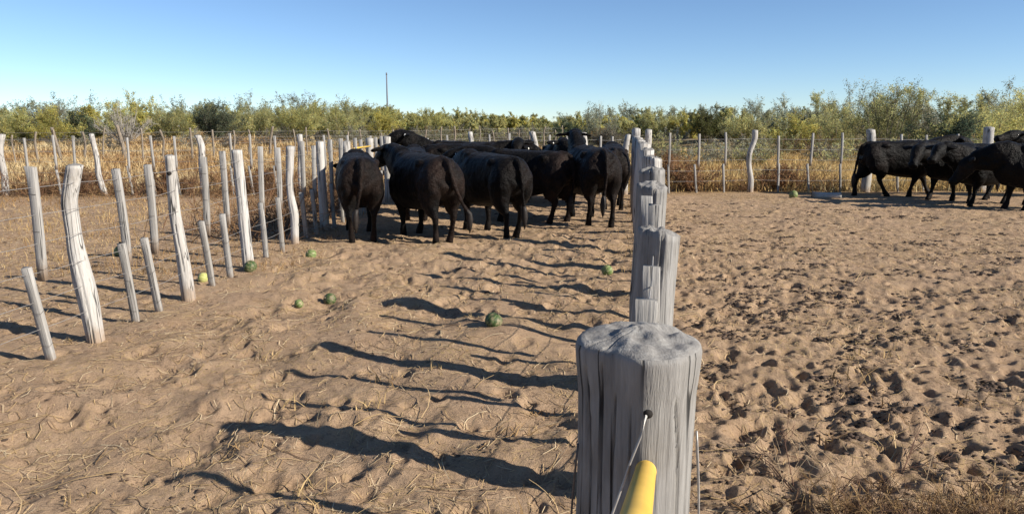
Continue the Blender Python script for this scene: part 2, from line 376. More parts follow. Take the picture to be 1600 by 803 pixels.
# ------------------------------------------------------------------ posts
def post_mesh(name, h, r, seed, seg=18, rings=16, path=None, prof=None, cracks=(), lump=0.06, groove=0.028, topround=0.25,
              tilt=(0, 0), mat='wood', section=None, capnoise=0.02, below=0.25):
    rs = np.random.default_rng(seed)
    zt = np.linspace(-below, h, rings)
    th = np.arange(seg) * 2 * math.pi / seg
    TH, Zm = np.meshgrid(th, zt)
    t = np.clip(Zm / h, 0, 1)
    if prof is None: prof = [(0, 1.08), (0.3, 1.0), (0.8, 0.95), (1, 0.97)]
    rad = r * np.interp(t, [p[0] for p in prof], [p[1] for p in prof])
    u = TH / (2 * math.pi)
    rad = rad * (1 + lump * vnoise(u * 3, Zm / h * 3.0 + seed, seed, 3) + 0.6 * lump * vnoise(u * 6, Zm / h * 5 + seed, seed + 1, 6)
                 + groove * 0.6 * vnoise(u * 24, Zm / h * 2.2 + seed, seed + 2, 24) + groove * 0.4 * vnoise(u * 48, Zm / h * 3, seed + 3, 48))
    if section is not None: rad = rad * section(TH)
    for (ca, cw, cdp, z0, z1) in cracks:
        cth = ca + 0.12 * vnoise(Zm / h * 4 + ca * 9, Zm * 0, seed + 5)
        d = np.abs((TH - cth + math.pi) % (2 * math.pi) - math.pi)
        rad = rad - r * cdp * np.exp(-(d / cw) ** 2) * sstep(z0 - 0.05 * h, z0, Zm) * (1 - sstep(z1 - 0.02 * h, z1 + 0.001, Zm))
    if path is None:
        path = [(0, 0, 0), (1, 0, 0)]
    pt = [p[0] for p in path]
    ox = np.interp(t, pt, [p[1] for p in path]); oy = np.interp(t, pt, [p[2] for p in path])
    if rings > 12:   # soften the kinks
        for _ in range(2):
            ox[1:-1] = (ox[:-2] + 2 * ox[1:-1] + ox[2:]) / 4; oy[1:-1] = (oy[:-2] + 2 * oy[1:-1] + oy[2:]) / 4
    Vx = ox + rad * np.cos(TH); Vy = oy + rad * np.sin(TH)
    Vz = Zm + (t ** 8) * (tilt[0] * np.cos(TH) + tilt[1] * np.sin(TH)) * r
    V = [np.stack([Vx.ravel(), Vy.ravel(), Vz.ravel()], 1)]
    # cap rings
    nc = 12 if rings > 100 else 5; top = np.stack([Vx[-1], Vy[-1], Vz[-1]], 1); cen = np.array([ox[-1, 0], oy[-1, 0], 0])
    for k in range(1, nc + 1):
        f = 1 - (k / (nc + 0.4)); zz = topround * r * (1 - (f ** 1.8)) * 0.9
        for (ca, cw, cdp, z0, z1) in cracks[1:4:2]: zz = zz - 0.035 * r * np.exp(-(np.abs((th - ca + math.pi) % (2 * math.pi) - math.pi) / (cw * 0.6 / max(f, .15) + 0.01)) ** 2) * f
        rg = top.copy(); rg[:, :2] = cen[:2] + (top[:, :2] - cen[:2]) * f
        rg[:, 2] = h + (top[:, 2] - h) * f + zz + 0.12 * capnoise * r * vnoise(rg[:, 0] / r * 11 + seed, rg[:, 1] / r * 11, seed + 9) * 3 + capnoise * r * vnoise(rg[:, 0] / r * 4 + seed, rg[:, 1] / r * 4, seed + 8) * 3
        V.append(rg)
    V.append(np.array([[cen[0], cen[1], h + topround * r * 0.9]]))
    V = np.concatenate(V)
    nrow = rings + nc
    i = np.arange(nrow * seg).reshape(nrow, seg); j = np.roll(i, -1, 1)
    F = np.stack([i[:-1].ravel(), j[:-1].ravel(), j[1:].ravel(), i[1:].ravel()], 1)
    tri = np.stack([i[-1], j[-1], np.full(seg, nrow * seg)], 1)
    mi = np.zeros(len(F) + len(tri), int); mi[(rings - 1) * seg:] = 1
    me = np_mesh(name, V, [F, tri], [M[mat], M['endgrain']], mi=mi, smooth=True)
    return me

def batten_mesh(name, L, wx, wy, seed, mat='batten'):
    """sawn lath standing on z=0; a little out of true"""
    rs = np.random.default_rng(seed); n = 6
    z = np.linspace(0, L, n); V = []
    bow = rs.normal(0, 0.006, 2)
    for k in range(n):
        t = k / (n - 1); ox, oy = bow * math.sin(t * math.pi) * 1.0
        jx = 1 + rs.normal(0, 0.02); jy = 1 + rs.normal(0, 0.02)
        c = 0.10   # chamfer
        hx, hy = wx / 2 * jx, wy / 2 * jy; m = min(hx, hy) * c
        if k == n - 1: pass
        for (sx, sy) in ((1, 1), (-1, 1), (-1, -1), (1, -1)):
            p = [(hx - m, hy), (hx, hy - m)] if sx * sy < 0 else [(hx, hy - m), (hx - m, hy)]
            for (ax, ay) in p: V.append((ox + sx * ax, oy + sy * ay, z[k] + (rs.normal(0, 0.003) if k == n - 1 else 0)))
    V = np.array(V); i = np.arange(n * 8).reshape(n, 8); j = np.roll(i, -1, 1)
    F = np.stack([i[:-1].ravel(), j[:-1].ravel(), j[1:].ravel(), i[1:].ravel()], 1)
    return np_mesh(name, V, [F, i[0][::-1][None], i[-1][None]], [M[mat], M['endgrain']],
                   mi=[0] * (len(F) + 1) + [1])

def tie_mesh(name, wx, wy):
    hx, hy = wx / 2 + 0.003, wy / 2 + 0.003
    P = [(-hx, -hy, 0), (hx, -hy, 0.004), (hx, hy, 0), (-hx, hy, -0.004), (-hx, -hy, 0.006), (-hx * 0.2, -hy - 0.012, -0.004), (hx * 0.3, -hy - 0.004, -0.02)]
    return tube_mesh(name, P, 0.0013, M['dkwire'], 4)

BW, BT = 0.058, 0.040
UP = [batten_mesh('batten_upper', 0.80, BW, BT, 40 + k) for k in range(4)]
LO = [batten_mesh('batten_lower', 0.82, BW, BT, 50 + k) for k in range(4)]
TIE = tie_mesh('wire_tie', BW, BT)
UPF = [batten_mesh('thin_batten_upper', 0.80, 0.050, 0.042, 60 + k) for k in range(3)]
LOF = [batten_mesh('thin_batten_lower', 0.80, 0.050, 0.042, 70 + k) for k in range(3)]

def wire_obj(fence, pts, z, rad, seed, mat):
    rs = np.random.default_rng(seed); P = []
    for k in range(len(pts) - 1):
        a = np.array(pts[k]); b = np.array(pts[k + 1])
        for s in np.linspace(0, 1, 5)[: -1]:
            q = a + (b - a) * s
            P.append((q[0] + rs.normal(0, 0.004), q[1] + rs.normal(0, 0.004), z + float(macro(q[0], q[1])) * 0.8 - 0.015 * math.sin(s * math.pi) + rs.normal(0, 0.004)))
    q = np.array(pts[-1]); P.append((q[0], q[1], z + float(macro(q[0], q[1])) * 0.8))
    P = np.array(P) - np.array(fence.location)
    return link('wire', tube_mesh('wire', P, rad, mat, 4), fence)

def add_battens(fence, a, b, n, up, lo, ztop, seed, tie=True, scl=1.0, lean=0.165, lower=True, skip=()):
    rs = np.random.default_rng(seed)
    a = np.array(a, float); b = np.array(b, float); d = b - a; ang = math.atan2(d[1], d[0]); base = np.array(fence.location)
    for k in range(n):
        s = (k + 1) / (n + 1) + rs.normal(0, 0.018)
        if k in skip: continue
        p = a + d * s; gz = float(macro(*p))
        me = up[rs.integers(len(up))]; L = 0.80 * scl
        o = link('batten', me, fence, (p[0] - base[0], p[1] - base[1], gz + ztop - L + rs.normal(0, 0.025) - base[2]),
                 (rs.normal(0, 0.02), rs.normal(0, 0.02), ang + math.pi / 2 + rs.normal(0, 0.06)), (1, 1, scl))
        if tie:
            for zz in (0.10, 0.36, 0.62):
                link('wire_tie', TIE, o, (0, 0, zz + rs.normal(0, 0.01)))
        if lower:
            q = p + d / np.linalg.norm(d) * rs.uniform(-0.01, 0.05)
            me = lo[rs.integers(len(lo))]
            o = link('batten', me, fence, (q[0] - base[0], q[1] - base[1], gz - 0.10 - base[2]),
                     (rs.normal(0, 0.02), 0, ang + math.pi / 2 + rs.normal(0, 0.06)), (1, 1, scl))
            # lean back along the fence line
            ax = np.array([-d[1], d[0], 0]) / np.linalg.norm(d)
            o.rotation_mode = 'XYZ'
            m = Matrix.Rotation(-(lean + rs.normal(0, 0.03)), 3, Vector(ax)) @ o.rotation_euler.to_matrix()
            o.rotation_euler = m.to_euler()
            if tie:
                for zz in (0.22, 0.50):
                    link('wire_tie', TIE, o, (0, 0, zz + rs.normal(0, 0.01)))

# ---- left corral fence
LP = [(-3.42, 4.20), (-3.28, 5.65), (-3.19, 7.07), (-3.09, 8.53), (-3.08, 10.4), (-2.96, 11.65), (-2.86, 13.0), (-2.76, 14.4), (-2.64, 15.9), (-2.52, 17.45)]
fl = empty('wooden_fence', (-3.2, 5.0, 0))
tag(fl, 'left corral fence of pale crooked posts, hung battens and wire, running away past the cattle', 'fence')
specs = [
    dict(h=1.36, r=0.09), 
    dict(h=1.38, r=0.057, path=[(0, 0, 0), (0.28, -0.035, 0), (0.55, -0.085, 0), (0.8, -0.10, 0), (1, -0.025, 0)],
         prof=[(0, 1.2), (0.35, 1.28), (0.5, 1.12), (0.62, 0.92), (1, 1.0)],
         cracks=[(-2.1, 0.10, 0.35, -0.3, 0.62), (-1.2, 0.07, 0.22, -0.3, 0.66), (-1.7, 0.05, 0.14, 0.6, 1.5), (-0.5, 0.05, 0.16, 0.2, 1.5)], seg=56, rings=60),
    dict(h=1.385, r=0.054, path=[(0, 0.03, 0), (0.3, 0.0, 0), (0.6, -0.045, 0), (1, -0.055, 0)],
         prof=[(0, 1.25), (0.3, 1.12), (0.55, 1.0), (0.85, 0.82), (1, 0.86)],
         cracks=[(-1.3, 0.09, 0.30, 0.3, 0.75), (-2.0, 0.05, 0.2, 0.0, 1.5), (-0.7, 0.05, 0.15, 0.0, 1.5)], seg=48, rings=48),
    dict(h=1.37, r=0.060, path=[(0, 0.01, 0), (1, -0.045, 0)], prof=[(0, 1.08), (0.5, 1.0), (1, 0.98)], topround=0.05,
         cracks=[(-1.5, 0.05, 0.18, 0.0, 1.5), (-2.3, 0.05, 0.2, 0.0, 1.5), (-0.6, 0.05, 0.18, 0.3, 1.5)], seg=40, rings=36),
    dict(h=1.37, r=0.056, path=[(0, 0.0, 0), (0.3, 0.015, 0), (0.5, -0.03, 0), (0.65, -0.035, 0), (1, 0.0, 0)], prof=[(0, 1.05), (0.35, 1.0), (0.55, 0.85), (1, 1.0)], seg=28, rings=30,
         cracks=[(-1.5, 0.06, 0.2, 0.0, 1.5)]),
    dict(h=1.40, r=0.068, lump=0.1), dict(h=1.36, r=0.075, lump=0.12), dict(h=1.37, r=0.075, lump=0.1), dict(h=1.38, r=0.08, lump=0.1), dict(h=1.45, r=0.09)]
for k, ((x, y), s) in enumerate(zip(LP, specs)):
    me = post_mesh('fence_post', seed=100 + k, **s)
    o = link('post', me, fl, (x + 3.2, y - 5.0, float(macro(x, y))), (random.gauss(0, .02), random.gauss(0, .02), 0 if 0 < k < 5 else random.uniform(0, 6)))
    if k == 1: o['label'] = 'bent pale post with a scarred, forked lower trunk'
    if k == 2:
        o['label'] = 'twisted grey post with a dark knot hole near its top'
        # knot hole facing the camera side
        P = [(-0.055 + 0.012, -0.075, 1.22), (-0.055 + 0.012, -0.02, 1.22)]
        hm = tube_mesh('knot_hole', [(-0.045, -0.0685, 1.225), (-0.046, -0.03, 1.22)], 0.018, M['hole'], 10)
        link('knot_hole', hm, o)
for k in range(len(LP) - 1):
    add_battens(fl, LP[k], LP[k + 1], 2, UP, LO, 1.375, 200 + k, tie=k < 6, skip=(0,) if k == 0 else ())
for i, z in enumerate((0.26, 0.46, 0.66, 0.86, 1.06, 1.25)):
    wire_obj(fl, LP, z, 0.0021, 300 + i, M['wire'])

# ---- divider fence, starting at the big post in front of the camera
DP = [(0.238, 1.36), (0.60, 3.10), (0.825, 4.40), (1.10, 5.75), (1.34, 7.1), (1.51, 8.4), (1.71, 9.8), (1.91, 11.1), (2.12, 12.5), (2.33, 13.9), (2.53, 15.3), (2.74, 16.6), (2.95, 17.9)]
fd = empty('wooden_fence', (0.238, 1.36, 0))
tag(fd, 'dividing fence of grey posts starting at the thick post nearest the camera', 'fence')
def sec_near(TH):
    # hewn: a flat facing left-front, rounder to the right
    a = (TH - R(-131) + math.pi) % (2 * math.pi) - math.pi
    chord = np.where(np.abs(a) < 1.2, 0.80 / np.maximum(np.cos(a), 0.3), 9.0)
    return -np.log(np.exp(-26 * 1.0) + np.exp(-26 * np.minimum(chord, 2.0))) / 26
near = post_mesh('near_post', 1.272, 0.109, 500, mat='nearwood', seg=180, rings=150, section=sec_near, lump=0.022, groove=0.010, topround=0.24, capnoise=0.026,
                 prof=[(0, 1.06), (0.5, 1.02), (0.82, 1.0), (0.93, 1.015), (0.97, 1.06), (0.992, 1.075), (1.0, 1.055)],
                 cracks=[(R(-58), 0.017, 0.16, 0.2, 1.20), (R(-142), 0.020, 0.20, 0.2, 1.25), (R(-121), 0.017, 0.17, 0.2, 1.20), (R(-160), 0.02, 0.2, 0.2, 1.24), (R(-108), 0.02, 0.08, 0.5, 1.2),
                         (R(-100), 0.010, 0.045, 0.9, 1.2), (R(-75), 0.010, 0.04, 0.8, 1.05), (R(-40), 0.012, 0.07, 0.2, 1.1), (R(-20), 0.014, 0.08, 0.2, 1.2), (R(30), 0.02, 0.1, 0.2, 1.2), (R(120), 0.02, 0.1, 0.2, 1.2)])
o = link('post', near, fd, (0, 0, 0)); o['label'] = 'thick weathered grey post with pale crumbling top, nearest the camera'
NEARPOST = o
hp = [1.23, 1.315, 1.31, 1.335, 1.38, 1.40, 1.37, 1.38, 1.40, 1.38, 1.40, 1.54]
rp = [0.092, 0.094, 0.105, 0.088, 0.085, 0.09, 0.08, 0.085, 0.09, 0.085, 0.09, 0.105]
for k, (x, y) in enumerate(DP[1:]):
    det = k < 4
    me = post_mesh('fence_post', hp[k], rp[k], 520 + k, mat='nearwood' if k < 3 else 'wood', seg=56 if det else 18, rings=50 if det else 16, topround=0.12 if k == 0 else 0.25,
                   section=sec_near if k < 6 else None, tilt=(-0.18, 0) if k == 0 else (random.uniform(-.2, .2), random.uniform(-.2, .2)), lump=0.05 if k else 0.03, groove=0.03, capnoise=0.05,
                   path=[(0, 0, 0), (0.5, random.uniform(-.03, .03), 0), (1, random.uniform(-.03, .03), 0)] if k else [(0, -0.035, 0), (1, 0.02, 0)],
                   cracks=[(R(-95), 0.05, 0.22, 0.7, 1.5), (R(-40), 0.035, 0.15, 0.2, 1.5), (R(-150), 0.05, 0.15, 0.0, 1.5), (R(-70), 0.03, 0.12, 0.5, 1.5)] if det else [])
    o = link('post', me, fd, (x - 0.238, y - 1.36, float(macro(x, y))), (0, 0, 0 if k < 4 else random.uniform(0, 6)))
for k in range(len(DP) - 1):
    add_battens(fd, DP[k], DP[k + 1], 2, UP, LO, 1.19 if k == 0 else 1.27, 240 + k, tie=k < 6)
for i, z in enumerate((0.26, 0.46, 0.66, 0.86, 1.02, 1.14)):
    wire_obj(fd, DP, z, 0.0028, 340 + i, M['wire'])
# bored hole, tie wire and strands on the near post
hx, hz = 0.004, 1.172
nv = np.empty(len(near.vertices) * 3, np.float32); near.vertices.foreach_get('co', nv); nv = nv.reshape(-1, 3)
q = np.abs(nv[:, 0] - hx) + np.abs(nv[:, 2] - hz) + (nv[:, 1] > 0) * 9; hy = float(nv[np.argmin(q), 1])
link('bored_hole', tube_mesh('bored_hole', [(hx, hy - 0.0015, hz), (hx, hy + 0.05, hz + 0.004)], 0.0085, M['hole'], 14), fd)
tw = [(hx - 0.003, hy + 0.02, hz), (hx - 0.004, hy - 0.004, hz - 0.003), (hx - 0.014, hy - 0.012, hz - 0.036), (-0.027, -0.122, 1.086), (-0.039, -0.128, 1.05), (-0.062, -0.135, 0.984), (-0.09, -0.14, 0.90)]
link('tie_wire', tube_mesh('tie_wire', tw, 0.0024, M['wire'], 8), fd)
for k, (sx, zz) in enumerate(((-1, 0.0), (1, 0.02), (1, -0.01))):
    P = []
    for q in np.linspace(0, 1, 14):
        a = math.pi * q
        P.append((sx * (0.112 + 0.012 * math.sin(a) + 0.004 * k), -0.03 + 0.012 * k, 1.08 + zz - 0.42 * q))
    link('wire_strand', tube_mesh('wire_strand', P, 0.0022, M['dkwire'] if sx < 0 else M['wire'], 6), fd)

# ---- far fences
def far_fence(name, label, pts, seed, hs=(1.40, 1.5), rad=(0.06, 0.085), nb=3, ztop=1.40, lower=True, mat='wood', variants=4, wires=True, special=None, thin=False):
    f = empty(name, (pts[0][0], pts[0][1], 0)); tag(f, label, 'fence')
    rs = np.random.default_rng(seed)
    for k, (x, y) in enumerate(pts):
        kw = dict(h=rs.uniform(*hs), r=rs.uniform(*rad), path=[(0, 0, 0), (0.35, rs.normal(0, .04), rs.normal(0, .03)), (0.7, rs.normal(0, .05), rs.normal(0, .03)), (1, rs.normal(0, .04), 0)])
        if special and k in special: kw.update(special[k])
        me = post_mesh('fence_post', seed=seed * 10 + k, seg=14, rings=13 if 'rings' not in kw else kw.pop('rings'), mat=mat, lump=0.12, **kw)
        link('post', me, f, (x - pts[0][0], y - pts[0][1], float(macro(x, y))), (0, rs.normal(0, .03), 0))
    if nb:
        for k in range(len(pts) - 1):
            add_battens(f, pts[k], pts[k + 1], nb, UPF, LOF, ztop, seed * 7 + k, tie=False, lean=0.07, lower=lower)
    if wires:
        for i, z in enumerate((0.3, 0.55, 0.8, 1.05, 1.3)):
            wire_obj(f, pts, z, 0.0035, seed * 3 + i, M['wire'])
    return f

far_fence('wooden_fence', 'crooked post fence across the dry grass at far left, behind the left corral fence',
          [(-14.3, 17.5), (-11.95, 17.5), (-9.6, 17.5), (-7.25, 17.5), (-4.95, 17.5), (-2.75, 17.6)], 61,
          special={1: dict(h=1.42, r=0.08), 2: dict(h=1.44, r=0.065, path=[(0, 0, 0), (0.35, -0.1, 0), (0.6, -0.07, 0), (0.8, -0.1, 0), (1, -0.13, 0)], rings=24),
                   3: dict(h=1.40, r=0.08, path=[(0, 0, 0), (0.6, 0.02, 0), (0.85, 0.07, 0), (1, 0.0, 0)], rings=24)})
far_fence('wooden_fence', 'rear corral fence mostly hidden behind the black cattle',
          [(-2.35, 17.5), (-1.0, 17.6), (0.42, 17.7), (1.75, 17.8), (2.72, 17.9)], 62, nb=2)
far_fence('wooden_fence', 'far right corral fence with a crooked twisted post, behind the walking cattle',
          [(3.2, 18.0), (5.85, 18.3), (8.78, 18.45), (11.75, 18.6), (14.7, 18.7), (17.7, 18.9)], 63, hs=(1.46, 1.58), ztop=1.42,
          special={1: dict(h=1.50, r=0.068, path=[(0, 0.02, 0), (0.2, 0.03, 0), (0.45, -0.06, 0), (0.65, -0.05, 0), (0.85, 0.07, 0), (1, 0.06, 0)], rings=26),
                   2: dict(h=1.52, r=0.11, rings=20), 3: dict(h=1.58, r=0.12, rings=20)})
pts = []; x, y = -20.5, 29.5
for k in range(34):
    pts.append((x + random.gauss(0, .1), y)); x += 0.72; y += 0.62 if k > 6 else 0.25
far_fence('wire_fence', 'distant fence of thin stakes in the dry grass before the scrub', pts, 64, hs=(1.15, 1.5), rad=(0.03, 0.05), nb=0, mat='oldwood', wires=True,
          special={3: dict(h=1.5, r=0.06, path=[(0, 0.1, 0), (0.5, 0.02, 0), (1, -0.1, 0)]), 6: dict(h=1.6, r=0.075, path=[(0, 0.1, 0), (0.4, 0.08, 0), (1, -0.1, 0)]),
                   13: dict(h=1.5, r=0.06, path=[(0, -.1, 0), (0.6, -0.05, 0), (1, 0.1, 0)])})

# ---- yellow pipe butting on the near post
yp = empty('yellow_pipe', (0.240, 1.243, 1.068)); tag(yp, 'yellow painted steel pipe butting against the thick post nearest the camera', 'pipe')
a = np.array((0.0, 0.0, 0.0)); b = np.array((-0.172, -0.80, 0.29))
PP = [a + (b - a) * s for s in (0, 0.004, 0.01, 0.3, 0.6, 1)]
link('tube', tube_mesh('tube', PP, [0.0165, 0.0182, 0.0185, 0.0185, 0.0185, 0.0185], M['yellow'], 24), yp)
link('end_rim', tube_mesh('end_rim', [a + (b - a) * 0.012, a + (b - a) * 0.016, a + (b - a) * 0.020], [0.0187, 0.0192, 0.0187], M['yellow'], 24), yp)

# ------------------------------------------------------------------ cattle
def catmull(S, sub=3):
    S = np.asarray(S, float); out = []
    n = len(S)
    for i in range(n - 1):
        p0 = S[max(i - 1, 0)]; p1 = S[i]; p2 = S[i + 1]; p3 = S[min(i + 2, n - 1)]
        for k in range(sub):
            t = k / sub
            out.append(0.5 * ((2 * p1) + (-p0 + p2) * t + (2 * p0 - 5 * p1 + 4 * p2 - p3) * t * t + (-p0 + 3 * p1 - 3 * p2 + p3) * t ** 3))
    out.append(S[-1]); return np.array(out)

def loft(S, ref='z', sub=3, seg=18, sq=0.9):
    """stations (x,y,z,lateral,vertical)"""
    C = catmull(S, sub); P = C[:, :3]; a = np.maximum(C[:, 3], 0.004); b = np.maximum(C[:, 4], 0.004)
    T = np.gradient(P, axis=0); T /= np.linalg.norm(T, axis=1)[:, None]
    if isinstance(ref, str) and ref == 'z':
        Lx = np.cross(np.array([[0, 0, 1.]]), T)
    elif isinstance(ref, str):
        y = np.array([[0, 1., 0]]); Lx = y - (T @ y.T) * T
    else:
        y = np.asarray(ref, float)[None]; Lx = y - (T @ y.T) * T
    Lx /= np.linalg.norm(Lx, axis=1)[:, None] + 1e-9
    U = np.cross(T, Lx)
    th = np.arange(seg) * 2 * math.pi / seg
    c, s = np.cos(th), np.sin(th); c = np.sign(c) * np.abs(c) ** sq; s = np.sign(s) * np.abs(s) ** sq
    V = P[:, None] + a[:, None, None] * c[None, :, None] * Lx[:, None] + b[:, None, None] * s[None, :, None] * U[:, None]
    n = len(P); V = np.concatenate([V.reshape(-1, 3), P[:1], P[-1:]])
    i = np.arange(n * seg).reshape(n, seg); j = np.roll(i, -1, 1)
    F = np.stack([i[:-1].ravel(), j[:-1].ravel(), j[1:].ravel(), i[1:].ravel()], 1)
    t0 = np.stack([j[0], i[0], np.full(seg, n * seg)], 1); t1 = np.stack([i[-1], j[-1], np.full(seg, n * seg + 1)], 1)
    return V, F, np.concatenate([t0, t1])

def ball(c, r):
    x, y, z = c; rx, ry, rz = r
    S = [(x - rx * math.cos(a), y, z, max(0.004, ry * math.sin(a)), max(0.004, rz * math.sin(a))) for a in np.linspace(0.05, math.pi - 0.05, 9)]
    return loft(S, 'z', 1, 12, 1.0)

def cow(name, label, x, y, heading, group, scale=1.0, neck_yaw=0, neck_pitch=22, head_yaw=None, head_pitch=-38, swing=(0, 0, 0, 0), tail=(0.0, 0.0), tag_ear=None, fat=1.0, seed=1):
    """heading in degrees clockwise from +y; swing = LF, RF, LH, RH fore-aft leg angle (deg)"""
    f = fat
    Zd = lambda yw, pt: np.array((math.cos(R(yw)) * math.cos(R(pt)), math.sin(R(yw)) * math.cos(R(pt)), math.sin(R(pt))))
    if head_yaw is None: head_yaw = neck_yaw * 1.25
    n0 = np.array((0.80, 0, 1.05)); n1 = n0 + 0.27 * Zd(neck_yaw * 0.5, neck_pitch * 0.9); poll = n1 + 0.27 * Zd(neck_yaw, neck_pitch)
    parts = []
    body = [(-0.905, 0, 1.00, .03, .05), (-0.89, 0, 1.00, .12, .13), (-0.855, 0, .99, .195, .21), (-0.76, 0, .975, .26, .28), (-0.60, 0, .95, .29, .325), (-0.42, 0, .92, .295 * f, .36),
            (-0.18, 0, .88, .315 * f, .40), (0.08, 0, .86, .345 * f, .425), (0.32, 0, .855, .35 * f, .435), (0.52, 0, .88, .31, .425), (0.67, 0, .95, .255, .36),
            (*n0, .20, .30), (*n1, .15, .245), (*(poll - 0.04 * Zd(neck_yaw, neck_pitch)), .115, .18), (*(poll + 0.05 * Zd(neck_yaw, neck_pitch)), .06, .08)]
    parts.append(loft(body, 'z', 3, 28, 0.83))
    hd = Zd(head_yaw, head_pitch); hl = np.array((-math.sin(R(head_yaw)), math.cos(R(head_yaw)), 0)); hu = np.cross(hd, hl)
    h0 = poll + hu * 0.015
    HS = []
    for t, dz, a, b in ((-0.08, 0, .06, .07), (-0.02, 0, .11, .12), (0.09, -.012, .135, .155), (0.20, -.025, .128, .155), (0.32, -.035, .098, .128), (0.42, -.028, .088, .105), (0.50, -.02, .098, .095), (0.55, -.018, .085, .075), (0.575, -.018, .04, .04)):
        p = h0 + hd * t + hu * dz; HS.append((*p, a, b))
    parts.append(loft(HS, hl, 2, 18, 0.92))
    # brow, ears
    ears = {}
    for s in (1, -1):
        e0 = h0 + hl * s * 0.095 + hd * 0.0 + hu * 0.03
        ed = hl * s * 0.93 - hd * 0.18 + hu * (-0.18); ed /= np.linalg.norm(ed)
        parts.append(loft([(*e0, .035, .035), (*(e0 + ed * .08), .06, .03), (*(e0 + ed * .15), .072, .028), (*(e0 + ed * .22), .05, .022), (*(e0 + ed * .265), .015, .014)], hd, 2, 10, 1.0))
        ears[s] = e0 + ed * 0.13 + hu * 0.0 + hd * 0.035
    # dewlap / brisket
    parts.append(loft([(.66, 0, .50, .03, .05), (.71, 0, .58, .10, .14), (.77, 0, .72, .115, .17), (.90, 0, .90, .06, .13)], 'y', 2, 12, 1))
    # legs
    feet = []
    for q, (s, front) in enumerate(((1, 1), (-1, 1), (1, 0), (-1, 0))):
        sw = R(swing[q])
        if front:
            piv = np.array((.50, 0, .92))
            L = [(.52, s * .18, 1.02, .08, .15), (.50, s * .235, .84, .115, .19), (.46, s * .22, .62, .105, .15), (.455, s * .19, .49, .082, .10), (.46, s * .175, .37, .056, .062),
                 (.455, s * .172, .31, .046, .050), (.455, s * .17, .19, .037, .039), (.465, s * .168, .115, .052, .054), (.485, s * .16, .055, .052, .062), (.495, s * .16, -0.015, .056, .075)]
        else:
            piv = np.array((-.55, 0, .95))
            L = [(-.60, s * .14, 1.08, .13, .20), (-.65, s * .185, .92, .15, .24), (-.63, s * .19, .76, .15, .245), (-.63, s * .185, .63, .13, .20), (-.66, s * .18, .51, .092, .135), (-.72, s * .175, .43, .050, .070),
                 (-.725, s * .172, .37, .043, .057), (-.705, s * .17, .25, .036, .044), (-.685, s * .168, .14, .046, .050), (-.66, s * .16, .06, .050, .062), (-.645, s * .16, -0.015, .055, .075)]
        L = np.array(L)
        k = np.clip((piv[2] - L[:, 2]) / 0.9, 0, 1)       # swing grows toward the hoof
        L[:, 0] += np.tan(sw) * (piv[2] - L[:, 2]).clip(0) * np.minimum(1, k * 2.0)
        L[:, 2] += (1 - math.cos(sw)) * 0.4 * k * 0
        parts.append(loft(L, 'y', 2, 14, 0.95)); feet.append(L[-1, :2])
    # hooks, pins, withers
    for s in (1, -1):
        parts.append(ball((-0.45, s * 0.245 * f, 1.165), (.10, .05, .06))); parts.append(ball((-0.82, s * 0.13, 1.07), (.06, .05, .05)))
        parts.append(ball((0.47, s * 0.15, 1.17), (.14, .09, .13)))
    if True:
        parts.append(ball((-0.50, 0, 0.60), (.13, .11, .07)))      # udder
    # tail
    tx, tl = tail
    TP = [(-.66, 0, 1.235, .06, .045), (-.80, 0, 1.215, .05, .045), (-.90, 0, 1.15, .042, .042), (-.945 - tx * .1, tl * .05, 1.02, .036, .034), (-.96 - tx * .3, tl * .16, .84, .031, .030), (-.945 - tx * .6, tl * .36, .66, .029, .029), (-.925 - tx, tl * .62, .50, .032, .032)]
    parts.append(loft(TP, 'y', 3, 8, 1.0))
    V = []; F4 = []; F3 = []; o = 0
    for v, q4, q3 in parts:
        V.append(v); F4.append(q4 + o); F3.append(q3 + o); o += len(v)
    me = np_mesh(name + '_raw', np.concatenate(V), [np.concatenate(F4), np.concatenate(F3)], [])
    ob = bpy.data.objects.new('raw', me); COL.objects.link(ob)
    md = ob.modifiers.new('r', 'REMESH'); md.mode = 'VOXEL'; md.voxel_size = 0.019; md.adaptivity = 0
    ms = ob.modifiers.new('s', 'SMOOTH'); ms.factor = 0.5; ms.iterations = 3
    dg = bpy.context.evaluated_depsgraph_get(); dg.update()
    bm = bpy.data.meshes.new_from_object(ob.evaluated_get(dg))
    bpy.data.objects.remove(ob); bpy.data.meshes.remove(me)
    n = len(bm.vertices); co = np.empty(n * 3, np.float32); bm.vertices.foreach_get('co', co); co = co.reshape(-1, 3)
    nr = np.empty(n * 3, np.float32); bm.vertices.foreach_get('normal', nr); nr = nr.reshape(-1, 3)
    d = 0.011 * vnoise(co[:, 0] * 6 + seed, co[:, 2] * 9 + co[:, 1] * 7, seed) + 0.004 * vnoise(co[:, 0] * 22 + seed, co[:, 2] * 22 + co[:, 1] * 20, seed + 1)
    d *= sstep(0.45, 0.7, co[:, 2])
    bm.vertices.foreach_set('co', (co + nr * d[:, None]).ravel().astype(np.float32)); bm.update()
    bm.materials.clear(); bm.materials.append(M['hide'])
    bm.polygons.foreach_set('use_smooth', np.ones(len(bm.polygons), bool))
    # world: heading clockwise from +y  ->  rotation of local +x
    rz = math.pi / 2 - R(heading)
    root = empty(name, (x, y, float(macro(x, y)) + 0.005), rz); root.scale = (scale,) * 3
    tag(root, label, 'cow', group)
    link('body', bm, root)
    e = TP[-1]; tp = np.array(e[:3]); dd = tp - np.array(TP[-2][:3]); dd /= np.linalg.norm(dd); dn = np.array((0, 0, -1.)); 
    P = [tp - dd * .03, tp + dd * .05, tp + (dd * .5 + dn * .5) * .14, tp + (dd * .3 + dn * .7) * .24, tp + (dd * .2 + dn * .8) * .33]
    link('tail_switch', tube_mesh('tail_switch', P, [.028, .045, .052, .034, .004], M['switch'], 8), root)
